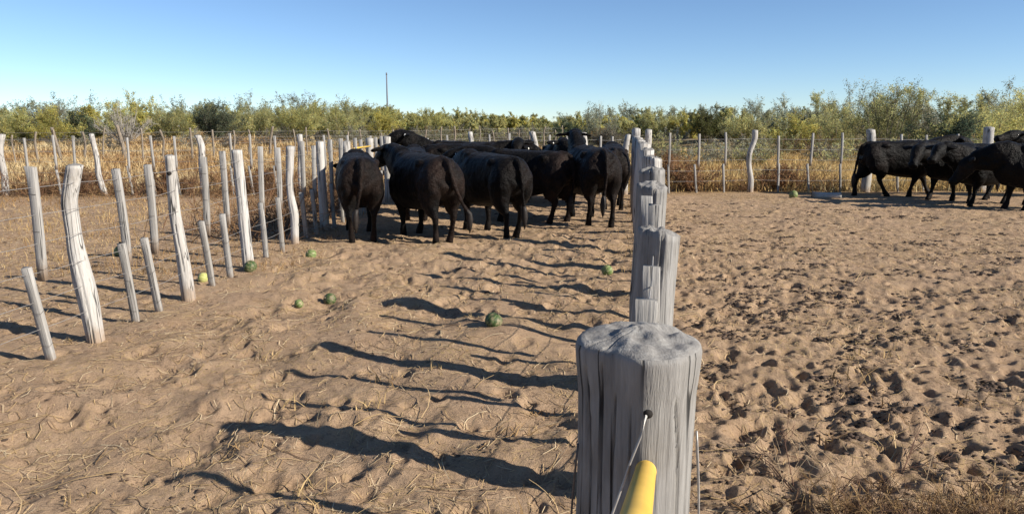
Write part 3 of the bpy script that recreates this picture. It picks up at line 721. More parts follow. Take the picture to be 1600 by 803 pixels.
    for s in (1, -1):
        ep = h0 + hd * 0.11 + hl * s * 0.112 + hu * 0.035
        v, q4, q3 = ball(ep, (.02, .014, .02)); link('eye', np_mesh('eye', v, [q4, q3], [M['eye']], smooth=True), root)
    if tag_ear:
        p = ears[tag_ear]; v, q4, q3 = ball(p, (.022, .022, .026)); link('ear_tag', np_mesh('ear_tag', v, [q4, q3], [M['eartag']], smooth=True), root)
    return root

def rump(x, y, heading, sc=1.0):
    """centre position from the position of the rump"""
    return x + 0.72 * sc * math.sin(R(heading)), y + 0.72 * sc * math.cos(R(heading))
GL = 'black cattle bunched in the left corral'; GR = 'black cattle walking in the right corral'
c = 'cow'
x, y = rump(-2.12, 10.45, -14); cow(c, 'black cow seen from behind, beside the left fence, leftmost of the herd', x, y, -14, GL, 0.96, neck_yaw=8, neck_pitch=-5, head_pitch=-55, swing=(4, -4, -3, 4), tail=(0, 0.15), seed=1)
x, y = rump(-0.95, 10.35, -30); cow(c, 'large black cow seen from behind with its long tail swung to the right', x, y, -30, GL, 0.985, neck_yaw=6, neck_pitch=26, head_pitch=-25, swing=(-3, 5, -8, 6), tail=(0.02, -0.42), fat=1.04, seed=2)
x, y = rump(0.03, 10.75, -30); cow(c, 'black cow seen from behind with tail hanging between its legs, centre of the herd', x, y, -30, GL, 0.96, neck_yaw=-4, neck_pitch=-8, head_pitch=-50, swing=(5, -5, -9, 7), tail=(0, -0.12), seed=3)
x, y = rump(0.86, 12.6, -62); cow(c, 'black cow with brownish hips behind the centre cow, head turned left', x, y, -62, GL, 0.98, neck_yaw=25, neck_pitch=14, head_pitch=-30, swing=(-5, 5, 6, -6), tail=(0, 0.1), tag_ear=1, seed=4)
x, y = rump(1.46, 12.05, -10); cow(c, 'black cow seen from behind with raised head, left of the dividing fence', x, y, -10, GL, 1.0, neck_yaw=-4, neck_pitch=48, head_pitch=-12, head_yaw=-30, swing=(3, -3, 8, -6), tail=(0, 0.05), fat=1.05, seed=5)
x, y = rump(1.98, 14.5, 6); cow(c, 'black cow half hidden close against the dividing fence posts', x, y, 6, GL, 0.98, neck_pitch=5, head_pitch=-45, swing=(3, -3, 5, -4), seed=6)
cow(c, 'black cow with raised head at the back of the herd, facing left', -1.12, 16.25, -92, GL, 1.0, neck_yaw=14, neck_pitch=42, head_pitch=-15, tag_ear=1, seed=7)
cow(c, 'black cow facing right in the middle of the herd, only its poll and ears showing', -0.95, 15.1, 84, GL, 0.98, neck_yaw=-14, neck_pitch=14, head_pitch=-40, tag_ear=-1, seed=8)
cow(c, 'black cow facing the camera with both ears spread, at the back of the herd', 0.20, 16.35, 184, GL, 0.97, neck_yaw=0, neck_pitch=30, head_pitch=-35, tag_ear=-1, seed=9)
cow(c, 'black cow with white ear tag facing the camera, beside the raised head', 0.98, 16.1, 176, GL, 0.98, neck_yaw=-12, neck_pitch=28, head_yaw=22, head_pitch=-32, tag_ear=-1, seed=10)
cow(c, 'black cow in the shade behind the two leftmost cows, mostly hidden', -1.78, 13.65, -8, GL, 0.95, neck_pitch=-5, head_pitch=-50, swing=(4, -4, 6, -6), seed=16)
# right corral
cow(c, 'black cow walking right, rearmost of the walking cattle, tail hanging clear', 9.0, 17.35, 90, GR, 1.0, neck_yaw=-6, neck_pitch=26, head_pitch=-30, swing=(22, -18, -16, 20), tail=(0.08, 0.1), seed=11)
cow(c, 'black cow turning its grey face toward the camera beside the walking cow', 9.95, 16.45, -98, GR, 0.97, neck_yaw=28, neck_pitch=12, head_yaw=40, head_pitch=-42, swing=(-10, 12, 10, -10), seed=12)
cow(c, 'black cow facing left in front of the right group', 9.95, 15.45, -100, GR, 0.93, neck_yaw=-10, neck_pitch=24, head_yaw=30, head_pitch=-30, swing=(8, -8, -8, 8), seed=13)
cow(c, 'large black cow cut off by the right edge of the photo', 10.3, 14.35, -82, GR, 1.0, neck_yaw=-18, neck_pitch=-12, head_pitch=-55, swing=(-6, 8, 8, -6), fat=1.05, seed=14)
cow(c, 'black cow at the back of the right group, only its raised head showing', 12.75, 17.2, -92, GR, 1.0, neck_yaw=4, neck_pitch=42, head_pitch=-8, seed=15)

# ------------------------------------------------------------------ melons, log
def melon(x, y, r, mat, label, sq=0.88, embed=0.34):
    th = np.linspace(0, math.pi, 15); ph = np.arange(24) * 2 * math.pi / 24
    TH, PH = np.meshgrid(th, ph, indexing='ij')
    rr_ = r * (1 + 0.012 * np.cos(PH * 10) * np.sin(TH)) * (1 - 0.05 * np.exp(-(TH / 0.25) ** 2))
    V = np.stack([(rr_ * np.sin(TH) * np.cos(PH)).ravel(), (rr_ * np.sin(TH) * np.sin(PH)).ravel(), (rr_ * sq * np.cos(TH)).ravel()], 1)
    i = np.arange(15 * 24).reshape(15, 24); j = np.roll(i, -1, 1)
    F = np.stack([i[:-1].ravel(), i[1:].ravel(), j[1:].ravel(), j[:-1].ravel()], 1)
    z = float(gh(x, y)) + r * sq * (1 - embed)
    root = empty('wild_melon', (x, y, z), random.uniform(0, 6)); tag(root, label, 'melon', 'wild melons lying on the sand')
    root.rotation_euler = (random.uniform(-1.2, 1.2), random.uniform(-1.2, 1.2), random.uniform(0, 6))
    link('rind', np_mesh('rind', V, F, [M[mat]], smooth=True), root)
    link('stem', tube_mesh('stem', [(0, 0, r * sq * 0.93), (0.004, 0, r * sq + 0.012), (0.014, 0.004, r * sq + 0.026)], [0.006, 0.004, 0.003], M['oldwood'], 6), root)
melon(-0.145, 5.72, 0.072, 'melon_a', 'green striped melon alone on open sand, nearest the camera')
melon(-1.79, 7.10, 0.066, 'melon_a', 'dark green melon right of a smaller pale one, on open sand')
melon(-2.02, 6.85, 0.045, 'melon_c', 'small light green melon left of the dark green one')
melon(-3.00, 8.36, 0.078, 'melon_a', 'dark green melon touching the foot of a left fence post')
melon(-3.33, 7.84, 0.062, 'melon_b', 'pale yellow melon between two posts of the left fence')
melon(-5.05, 9.45, 0.085, 'melon_c', 'dull green melon outside the left fence, behind its battens')
melon(-2.57, 9.35, 0.072, 'melon_c', 'grey green melon near the leftmost cow, right of the left fence')
melon(1.05, 8.02, 0.068, 'melon_c', 'light green melon beside the dividing fence, left of its posts')
melon(6.45, 17.0, 0.10, 'melon_c', 'pale melon before the far right fence, beside the log')
lg = post_mesh('log', 0.62, 0.08, 900, seg=20, rings=18, below=0.0, mat='wood')
o = link('log', lg, None, (6.85, 16.95, float(macro(6.9, 16.9)) + 0.05), (R(90), 0, R(76))); tag(o, 'short weathered log lying on sand before the far right fence', 'log')

# utility pole far behind the scrub
up = empty('utility_pole', (-17.1, 104, float(macro(-17.1, 104)))); tag(up, 'thin grey pole rising above the distant scrub', 'pole')
V, F, cp = tube([(0, 0, -1), (0, 0, 4), (0, 0, 7.2)], [0.12, 0.11, 0.09], 10); link('shaft', np_mesh('shaft', V, [F] + cp, [M['pole']], smooth=True), up)
V, F, cp = tube([(0, 0, 7.2), (0, 0, 7.5)], [0.11, 0.09], 10); link('cap', np_mesh('cap', V, [F] + cp, [M['pole']], smooth=True), up)

# ------------------------------------------------------------------ straw and litter
def ribbons(P0, D, L, W, lift, colr, bend, nseg=2, ground=True):
    """flat curved straws lying on the ground"""
    n = len(P0); ts = np.linspace(-0.5, 0.5, nseg + 1); side = np.stack([-D[:, 1], D[:, 0]], 1); V = []
    for t in ts:
        c2 = P0 + D * (L * t)[:, None] + side * (bend * L * (t * t - 0.08))[:, None]
        z = gh(c2[:, 0], c2[:, 1]) + 0.004 + lift * (t + 0.5)
        for s in (-0.5, 0.5):
            q = c2 + side * (W * s)[:, None]
            V.append(np.stack([q[:, 0], q[:, 1], z + (0.35 * W if s > 0 else 0)], 1))
    m = 2 * (nseg + 1); V = np.stack(V, 1).reshape(-1, 3); b = (np.arange(n) * m)[:, None]
    F = np.concatenate([b + np.array([[2 * k, 2 * k + 1, 2 * k + 3, 2 * k + 2]]) for k in range(nseg)])
    return V, F, np.repeat(colr, m, 0)

def straw_cols(n):
    pal = np.array([(0.48, 0.345, 0.185), (0.40, 0.275, 0.135), (0.56, 0.44, 0.28), (0.28, 0.18, 0.09), (0.14, 0.09, 0.055)])
    c = pal[rng.choice(5, n, p=[.34, .26, .2, .14, .06])]; return c * rng.uniform(0.8, 1.15, (n, 1))

N = 190000
r_ = 2.6 * np.exp(rng.random(N) * math.log(18.5 / 2.6)); t_ = R(-50) + rng.random(N) * R(100)
x_, y_ = r_ * np.sin(t_), r_ * np.cos(t_)
patch = 0.5 + 0.5 * vnoise(x_ / 0.9, y_ / 0.9, 21) + 0.45 * vnoise(x_ / 0.33, y_ / 0.33, 22)
patch = patch * (1 - 0.15 * sstep(-0.2, 0.8, x_ - divider_x(y_)) * (1 - sstep(9, 13, y_))) + 0.35 * sstep(7, 11, y_) + 0.25 * (x_ < -3.2)
k_ = rng.random(N) < np.clip(patch, 0.06, 1) * 0.62 * (0.26 + 0.74 * sstep(3.5, 9, r_))
x_, y_, r_ = x_[k_], y_[k_], r_[k_]; n = len(x_)
a_ = rng.random(n) * 2 * math.pi
Lw = rng.gamma(2.2, 0.028, n).clip(0.02, 0.24); Wd = (0.0016 + 0.0006 * r_ ** 0.75 * rng.uniform(0.6, 1.2, n)).clip(0.002, 0.0085)
V, F, Cc = ribbons(np.stack([x_, y_], 1), np.stack([np.cos(a_), np.sin(a_)], 1), Lw, Wd, rng.exponential(0.006, n), straw_cols(n), rng.normal(0, 0.6, n))
s = link('straw_litter', np_mesh('straw_litter', V, F, [M['straw']], {'col': Cc}))
tag(s, 'loose dry straw scattered over the trampled sand', 'straw', kind='stuff')

# longer stalks in the foreground
n = 260
r_ = 2.6 * np.exp(rng.random(n) * math.log(9 / 2.6)); t_ = R(-46) + rng.random(n) * R(92)
P0 = np.stack([r_ * np.sin(t_), r_ * np.cos(t_)], 1); a_ = rng.random(n) * 2 * math.pi
V, F, Cc = ribbons(P0, np.stack([np.cos(a_), np.sin(a_)], 1), rng.uniform(0.15, 0.5, n), rng.uniform(0.003, 0.006, n), rng.exponential(0.022, n), straw_cols(n) * 1.05, rng.normal(0, 0.5, n), 5)
s = link('dry_stalks', np_mesh('dry_stalks', V, F, [M['straw']], {'col': Cc})); tag(s, 'long dry grass stalks lying on the foreground sand', 'stalks', kind='stuff')

# dung crumbs and clods
n = 5200
r_ = 2.6 * np.exp(rng.random(n) * math.log(17 / 2.6)); t_ = R(-48) + rng.random(n) * R(96); x_, y_ = r_ * np.sin(t_), r_ * np.cos(t_)
pk = (0.25 + 0.6 * sstep(-0.2, 0.5, x_ - divider_x(y_))) * np.clip(0.5 + 1.3 * vnoise(x_ / 0.8, y_ / 0.8, 24), 0.05, 1)
k_ = rng.random(n) < pk; x_, y_ = x_[k_], y_[k_]
m = 900; r2 = 2.8 * np.exp(rng.random(m) * math.log(16.5 / 2.8)); t2 = R(-46) + rng.random(m) * R(92); cx, cy = r2 * np.sin(t2), r2 * np.cos(t2)
k_ = rng.random(m) < 0.05 + 0.85 * sstep(-0.2, 0.5, cx - divider_x(cy)); cx, cy = cx[k_], cy[k_]; per = 20; sp_ = np.repeat(rng.uniform(0.02, 0.075, len(cx)), per)
x_ = np.concatenate([x_, np.repeat(cx, per) + rng.normal(0, 1.3, len(sp_)) * sp_]); y_ = np.concatenate([y_, np.repeat(cy, per) + rng.normal(0, 0.8, len(sp_)) * sp_])
m = 125; r2 = 4.2 * np.exp(rng.random(m) * math.log(15.5 / 4.2)); t2 = R(8) + rng.random(m) * R(40); cx, cy = r2 * np.sin(t2), r2 * np.cos(t2)
k_ = cx > divider_x(cy) + 0.15; cx, cy = cx[k_], cy[k_]; per = 34; sp_ = np.repeat(rng.uniform(0.025, 0.075, len(cx)), per); npat = len(sp_)
x_ = np.concatenate([x_, np.repeat(cx, per) + rng.normal(0, 1.5, npat) * sp_]); y_ = np.concatenate([y_, np.repeat(cy, per) + rng.normal(0, 0.8, npat) * sp_]); n = len(x_)
b0 = np.array([(1, 0, 0), (-1, 0, 0), (0, 1, 0), (0, -1, 0), (0, 0, 1), (0, 0, -1), (.6, .6, .6), (-.6, .6, .6), (.6, -.6, .6), (-.6, -.6, .6)], float)
sz = rng.gamma(2.2, 0.0055, n).clip(0.004, 0.028) * np.clip(np.hypot(x_, y_) / 8.0, 0.55, 1.0)
sz[-npat:] = rng.uniform(0.006, 0.020, npat)
Vb = b0[None] * sz[:, None, None] * rng.uniform(0.7, 1.3, (n, 10, 1)) * np.array([1.25, 1.0, 0.5]) + np.stack([x_, y_, gh(x_, y_) + sz * 0.2], 1)[:, None]
tf = np.array([(0, 2, 6), (2, 4, 6), (4, 0, 6), (2, 1, 7), (1, 4, 7), (4, 2, 7), (3, 0, 8), (0, 4, 8), (4, 3, 8), (1, 3, 9), (3, 4, 9), (4, 1, 9)])
Ft = (np.arange(n) * 10)[:, None, None] + tf[None]
s = link('dung_clods', np_mesh('dung_clods', Vb.reshape(-1, 3), Ft.reshape(-1, 3), [M['clod']], smooth=True)); tag(s, 'dark dung crumbs and clods scattered in the sand', 'dung', kind='stuff')

# ------------------------------------------------------------------ dry grass
def blades(x, y, z, h, wd, lean, col, az=None):
    n = len(x); a = rng.random(n) * 2 * math.pi if az is None else az; b = rng.random(n) * 2 * math.pi
    base = np.stack([x, y, z], 1); sd = np.stack([np.cos(b), np.sin(b), np.zeros(n)], 1) * (wd / 2)[:, None]
    mid = base + np.stack([np.cos(a) * lean * h * .35, np.sin(a) * lean * h * .35, h * .6], 1)
    tip = base + np.stack([np.cos(a) * lean * h, np.sin(a) * lean * h, h], 1)
    V = np.stack([base - sd, base + sd, mid + sd * .8, mid - sd * .8, tip], 1).reshape(-1, 3)
    o = (np.arange(n) * 5)[:, None]
    return V, o + np.array([[0, 1, 2, 3]]), o + np.array([[3, 2, 4]]), np.repeat(col, 5, 0)

def grass_field(name, label, x0, x1, y0, y1, ntuft, per, pal, hr, keepf=None, spread=0.16, wsc=1.0):
    yy = y0 * np.exp(rng.random(ntuft) * math.log(y1 / y0)); xx = rng.uniform(x0, x1, ntuft) * (0.75 + 0.25 * yy / y1 * (1 if x1 > 12 or x0 < -12 else 0) if False else 1)
    if keepf is not None:
        k = keepf(xx, yy); xx, yy = xx[k], yy[k]
    m = len(xx); hh = rng.uniform(hr[0], hr[1], m) * (1 + 0.35 * vnoise(xx / 2.3, yy / 2.3, 41))
    pal = np.array(pal); mixn = 0.5 + 0.5 * vnoise(xx / 2.0, yy / 2.0, 42) + rng.normal(0, 0.22, m)
    ci = np.clip(mixn * len(pal), 0, len(pal) - 1e-3).astype(int); tc = pal[ci]
    X_ = np.repeat(xx, per) + rng.normal(0, spread, m * per); Y_ = np.repeat(yy, per) + rng.normal(0, spread, m * per)
    n = len(X_); H = np.repeat(hh, per) * rng.uniform(0.35, 1.1, n)
    W = wsc * (0.006 + 0.00075 * Y_) * rng.uniform(0.7, 1.3, n)
    V, Fq_, Ft_, C_ = blades(X_, Y_, gh(X_, Y_) - 0.02, H, W, rng.exponential(0.9, n).clip(0, 2.4), np.repeat(tc, per, 0) * rng.uniform(0.7, 1.25, (n, 1)))
    s = link(name, np_mesh(name, V, [Fq_, Ft_], [M['grass']], {'col': C_})); tag(s, label, 'grass', kind='stuff'); return s

grass_field('dry_grass', 'rust and straw coloured dry grass beyond the left fences', -34, 1.5, 18.1, 56, 10500, 12,
            [(0.26, 0.155, 0.078), (0.38, 0.235, 0.105), (0.47, 0.32, 0.15), (0.55, 0.41, 0.21), (0.53, 0.42, 0.24)], (0.16, 0.46))
grass_field('golden_grass', 'golden dry grass beyond the far right fence', 2.0, 30, 18.5, 40, 8600, 12,
            [(0.34, 0.205, 0.085), (0.56, 0.39, 0.16), (0.62, 0.46, 0.21), (0.54, 0.38, 0.155), (0.40, 0.32, 0.17)], (0.16, 0.42))
grass_field('corral_stubble', 'short trampled straw stubble outside the left fence and along fence feet', -12, 3.0, 8.0, 18.0, 2200, 9,
            [(0.24, 0.14, 0.06), (0.40, 0.26, 0.11), (0.50, 0.36, 0.17)], (0.05, 0.16), lambda x, y: (x < -3.25) | ((np.abs(x + 3.0) < 0.35)) | (np.abs(x - divider_x(y)) < 0.18), 0.14, 0.5)
def tuft_rows(xx, yy): return (np.abs(xx - 0) < 99)
grass_field('foreground_weeds', 'wispy dry weeds in the foreground sand', -3.6, 4.2, 2.7, 6.5, 45, 10, [(0.30, 0.19, 0.09), (0.44, 0.31, 0.15)], (0.04, 0.13), None, 0.05)

# dry twig thickets along fence feet, and the dead brush bottom right
def twigs(n, base_fn, Lr, rad, up, pal, sub=4, zfn=gh):
    V = []; F = []; C = []; o = 0
    for k in range(n):
        x, y, h = base_fn(k)
        a = rng.random() * 6.28; e = rng.uniform(*up); L = rng.uniform(*Lr) * h
        p0 = np.array((x, y, float(zfn(x, y)) - 0.02)); d = np.array((math.cos(a) * math.cos(e), math.sin(a) * math.cos(e), math.sin(e)))
        col = np.array(pal[rng.integers(len(pal))]) * rng.uniform(0.7, 1.2)
        lst = [(p0, d, L, rad)]
        for q in range(sub):
            t = rng.uniform(0.25, 0.9); dd = d + rng.normal(0, 0.55, 3); dd /= np.linalg.norm(dd); lst.append((p0 + d * L * t, dd, L * rng.uniform(0.25, 0.55), rad * 0.6))
        for (p, d_, l_, r0) in lst:
            bn = rng.normal(0, 0.14, 3) * l_
            P = np.array([p, p + d_ * l_ * .5 + bn * .5, p + d_ * l_ + bn * .1])
            if P[-1, 2] < p0[2] + 0.01: P[:, 2] += (p0[2] + 0.02 - P[-1, 2]) * np.array([0, .5, 1])
            v, f, _ = tube(P, [r0, r0 * .75, r0 * .3], 3)
            V.append(v); F.append(f + o); C.append(np.repeat(col[None], len(v), 0)); o += len(v)
    return np.concatenate(V), np.concatenate(F), np.concatenate(C)

def fence_brush(k):
    q = rng.random()
    if q < 0.55:
        x = rng.uniform(-12.5, -2.9); y = 17.6 + rng.normal(0, 0.5)
    elif q < 0.82:
        x = -3.2 - abs(rng.normal(0, 0.9)); y = rng.uniform(10.5, 17)
    else:
        x = rng.choice([4.6, 5.2, 6.4, 7.0, 3.7, 7.6]) + rng.normal(0, 0.5); y = 18.5 + abs(rng.normal(0, 0.5))
    return x, y, 1.0
V, F, Cc = twigs(1250, fence_brush, (0.3, 0.85), 0.007, (0.15, 1.4), [(0.16, 0.085, 0.045), (0.11, 0.065, 0.04), (0.24, 0.14, 0.07)], 5)
s = link('dry_brush', np_mesh('dry_brush', V, F, [M['twig']], {'col': Cc})); tag(s, 'tangled brown dead brush along the feet of the far fences', 'brush', kind='stuff')

def corner_brush(k):
    while True:
        x = rng.uniform(1.0, 2.5); y = 2.75 + abs(rng.normal(0, 0.16)) + 0.10 * rng.random()
        if rng.random() < sstep(0.9, 1.7, x): return x, y, 1.0
V, F, Cc = twigs(620, corner_brush, (0.05, 0.20), 0.0022, (0.1, 1.2), [(0.075, 0.045, 0.03), (0.12, 0.07, 0.04), (0.22, 0.13, 0.06), (0.32, 0.21, 0.10)], 6)
v2, f2, c2 = twigs(26, lambda k: (rng.uniform(1.1, 2.45), rng.uniform(2.85, 3.5), 1.0), (0.25, 0.5), 0.0035, (0.05, 0.55), [(0.09, 0.05, 0.035), (0.30, 0.22, 0.14)], 7)
V = np.concatenate([V, v2]); F = np.concatenate([F, f2 + len(Cc)]); Cc = np.concatenate([Cc, c2])
s = link('thorny_brush', np_mesh('thorny_brush', V, F, [M['twig']], {'col': Cc})); tag(s, 'dark dead thorny brush on the sand at the bottom right corner', 'brush', kind='stuff')

# small yellow bar wired across the left fence among the far posts
yr = link('yellow_bar', tube_mesh('yellow_bar', [(-2.84, 13.45, 1.235), (-2.80, 13.75, 1.24), (-2.70, 14.30, 1.25)], 0.014, M['yellow'], 12)); tag(yr, 'short yellow bar fixed across the left fence between the two leftmost cows', 'bar')

# ------------------------------------------------------------------ scrub
def shrub(h, wdt, nst, nsub, nleaf, lsz, lcol, tcol, style='feather', seed=0):
    """local arrays: leaf tris (V,F,C), twig tubes (V,F,C)"""
    rs = np.random.default_rng(seed)
    TV = []; TF = []; TC = []; o = 0; SP = []; SD = []; SL = []
    for k in range(nst):
        a = rs.random() * 6.283; q = math.sqrt(rs.random()); dome = math.sqrt(max(0.05, 1 - 0.82 * q * q)) * rs.uniform(0.72, 1.06)
        tip = np.array((math.cos(a) * q * wdt / 2, math.sin(a) * q * wdt / 2, h * dome * (0.92 if style != 'feather' else 1)))
        b = np.array((math.cos(a) * 0.1 * wdt * rs.random(), math.sin(a) * 0.1 * wdt * rs.random(), -0.05))
        c = b * 0.4 + tip * 0.5 + np.array((0, 0, h * 0.05)) + rs.normal(0, 0.06 * h, 3)
        ts = np.linspace(0, 1, 5)[:, None]; P = (1 - ts) ** 2 * b + 2 * ts * (1 - ts) * c + ts ** 2 * tip
        v, f, _ = tube(P, np.linspace(0.028, 0.006, 5) * (h / 3) ** 0.5 * (1.3 if style == 'dead' else 1), 4)
        TV.append(v); TF.append(f + o); o += len(v)
        t = rs.uniform(0.06, 1.0, nsub)[:, None] ** 0.8
        p = (1 - t) ** 2 * b + 2 * t * (1 - t) * c + t ** 2 * tip
        d = (tip - b) / np.linalg.norm(tip - b) * 0.6 + rs.normal(0, 0.65, (nsub, 3)) + np.array((0, 0, 0.35)); d /= np.linalg.norm(d, axis=1)[:, None]
        L = rs.uniform(0.10, 0.26, nsub) * h * (1.35 if style == 'feather' else 1)
        SP.append(p); SD.append(d); SL.append(L)
    SP = np.concatenate(SP); SD = np.concatenate(SD); SL = np.concatenate(SL)
    # sub-branches: thin 3-sided spikes
    m = len(SP); A = np.cross(SD, np.array([[0.31, 0.2, 0.93]])); A /= np.linalg.norm(A, axis=1)[:, None] + 1e-9; B = np.cross(SD, A); rb = 0.008 * (h / 3) ** 0.5 * (1.4 if style == 'dead' else 1)
    tri = [SP + rb * (A * math.cos(q) + B * math.sin(q)) for q in (0, 2.09, 4.19)]; tipv = SP + SD * SL[:, None]
    sv = np.stack(tri + [tipv], 1).reshape(-1, 3); so = (np.arange(m) * 4)[:, None] + o
    sf = np.concatenate([so + np.array([[0, 1, 3]]), so + np.array([[1, 2, 3]]), so + np.array([[2, 0, 3]])])
    tv = np.concatenate(TV + [sv]); tq = np.concatenate(TF)
    tc = np.repeat(np.array(tcol)[None], len(tv), 0) * rs.uniform(0.75, 1.2, (len(tv), 1))
    # leaves
    if nleaf:
        k = rs.integers(m, size=nleaf); t = rs.random(nleaf)[:, None] ** 0.8
        P = SP[k] + SD[k] * SL[k][:, None] * t + rs.normal(0, 0.030 * h, (nleaf, 3)) * (1.0 if style == 'feather' else 1.15)
        P[:, 2] = np.maximum(P[:, 2], 0.08 * h * rs.random(nleaf))
        d1 = SD[k] * 0.7 + rs.normal(0, 0.7, (nleaf, 3)); d1 /= np.linalg.norm(d1, axis=1)[:, None]
        d2 = np.cross(d1, rs.normal(0, 1, (nleaf, 3))); d2 /= np.linalg.norm(d2, axis=1)[:, None] + 1e-9
        s = lsz * rs.uniform(0.6, 1.5, nleaf)[:, None]; wr = 0.42 if style == 'feather' else 0.6
        LV = np.stack([P - d1 * s * .5, P + d2 * s * wr, P + d1 * s], 1).reshape(-1, 3); LF = np.arange(nleaf * 3).reshape(-1, 3)
        cl = np.array(lcol)[None] * (1 + 0.35 * vnoise(P[:, 0] * 1.7 + seed, P[:, 2] * 1.7 + P[:, 1], seed)[:, None]) * rs.uniform(0.65, 1.35, (nleaf, 1))
        cl = cl * (1 + np.array([[0.10, 0.0, -0.08]]) * rs.normal(0, 1, (nleaf, 1)))
        LC = np.repeat(np.clip(cl, 0.004, 1), 3, 0)
    else:
        LV = np.zeros((0, 3)); LF = np.zeros((0, 3), int); LC = np.zeros((0, 3))
    return (LV, LF, LC), (tv, tq, sf, tc)

OLIVE = (0.42, 0.40, 0.18); YELL = (0.50, 0.45, 0.14); DARK = (0.085, 0.11, 0.065); GREYG = (0.31, 0.295, 0.21); PALE = (0.30, 0.31, 0.21); BROWN = (0.20, 0.14, 0.07); LIME = (0.46, 0.435, 0.17)
TW = (0.15, 0.125, 0.10); TWG = (0.27, 0.245, 0.215)
F_PX = 1160.0
def topY(px):
    return np.interp(px, [-300, 0, 60, 110, 160, 225, 270, 350, 430, 500, 560, 640, 700, 760, 850, 890, 935, 1000, 1060, 1120, 1200, 1260, 1330, 1390, 1440, 1500, 1560, 1620, 1900],
                     [160, 163, 163, 150, 147, 146, 163, 152, 158, 152, 155, 170, 172, 176, 180, 173, 163, 172, 168, 160, 156, 152, 142, 134, 150, 146, 138, 127, 125])
def dfront(px):
    return np.interp(px, [-300, 300, 480, 560, 640, 700, 800, 860, 950, 1050, 1200, 1400, 1900], [46, 48, 54, 64, 80, 100, 110, 66, 60, 50, 42, 37, 36])
def place(px, D):
    """bearing angle of a far shrub -> ground point"""
    return (px - 800) / F_PX * D, D
def height_for(px, D, x, y, k=1.0):
    return max(1.2, (CAM_Z + (192 - topY(px)) / F_PX * D - float(macro(x, y))) * k)

# thicket mass (stuff)
LVs = []; LFs = []; LCs = []; TVs = []; TQs = []; TTs = []; TCs = []; lo_ = to_ = 0
pals = [OLIVE, OLIVE, LIME, YELL, GREYG, OLIVE, PALE, LIME, OLIVE, LIME]
protos = []
def add_mass(px, D, k, lcol, wfac, style, nleaf, seed, lsz=None, h=None, nst=12, nsub=14):
    global lo_, to_
    x, y = place(px, D)
    hh = h if h else height_for(px, D, x, y, k)
    lf, tw = shrub(hh, hh * wfac, nst, nsub, nleaf, lsz or 0.0013 * D + 0.018, lcol, TW if lcol is not None else TWG, style, seed)
    off = np.array((x, y, float(macro(x, y))))
    LVs.append(lf[0] + off); LFs.append(lf[1] + lo_); LCs.append(lf[2]); lo_ += len(lf[0])
    TVs.append(tw[0] + off); TQs.append(tw[1] + to_); TTs.append(tw[2] + to_); TCs.append(tw[3]); to_ += len(tw[0])
sd_ = 1000
for row, (dd, kk) in enumerate(((5.0, 0.66), (11.0, 0.84), (19.0, 1.0))):
    px = -260
    while px < 1880:
        D = dfront(px) + dd + random.uniform(-3, 3) + (random.uniform(0, 25) if 560 < px < 860 else 0)
        k = kk * random.uniform(0.88, 1.02)
        col = pals[random.randrange(len(pals))]
        if 560 < px < 860: col = random.choice([OLIVE, LIME, YELL, OLIVE])
        tall = row == 2 and random.random() < 0.35 and not 600 < px < 870
        sd_ += 1
        add_mass(px, D, k * (1.10 if tall else 1.0), PALE if tall else col, random.uniform(1.5, 2.1), 'feather' if (tall or random.random() < .6) else 'dense',
                 5000 if tall else 10000, sd_)
        x0 = 105 if row == 0 else 120
        px += x0 * random.uniform(0.5, 0.85) * (46 / D)
# low grey dry scrub in front of the thicket
px = -150
while px < 1750:
    D = dfront(px) - random.uniform(2, 8)
    if 600 < px < 880: D = random.uniform(55, 85)
    sd_ += 1
    add_mass(px, D, 1, random.choice([GREYG, (0.19, 0.17, 0.13), BROWN, (0.15, 0.14, 0.09)]), 1.9, 'feather', 900, sd_, h=random.uniform(0.7, 1.25) * (1.15 if 600 < px < 900 else 1), nst=14, nsub=10)
    px += random.uniform(30, 70)
for k in range(46):
    sd_ += 1
    add_mass(random.uniform(1000, 1700), random.uniform(29, 37), 1, random.choice([GREYG, (0.22, 0.20, 0.14), OLIVE, (0.19, 0.18, 0.10)]), 2.2, 'feather', 1300, sd_, h=random.uniform(0.7, 1.25), nst=12, nsub=10)
for k in range(90):
    sd_ += 1
    add_mass(random.uniform(520, 1000), random.uniform(44, 105), 1, random.choice([GREYG, (0.22, 0.20, 0.14), OLIVE, (0.19, 0.18, 0.10)]), 2.4, 'feather', 800, sd_, h=random.uniform(0.7, 1.5), nst=12, nsub=8)
s = link('scrub_thicket', np_mesh('scrub_thicket', np.concatenate([np.concatenate(LVs), np.concatenate(TVs)]),
         [np.concatenate([np.concatenate(LFs), np.concatenate(TTs) + lo_]), np.concatenate(TQs) + lo_], [M['leaf'], M['twig']], {'col': np.concatenate([np.concatenate(LCs), np.concatenate(TCs)])},
         mi=[0] * sum(map(len, LFs)) + [1] * (sum(map(len, TTs)) + sum(map(len, TQs)))))
tag(s, 'dense olive green thorn scrub closing the view behind the shrubs', 'scrub', kind='stuff')

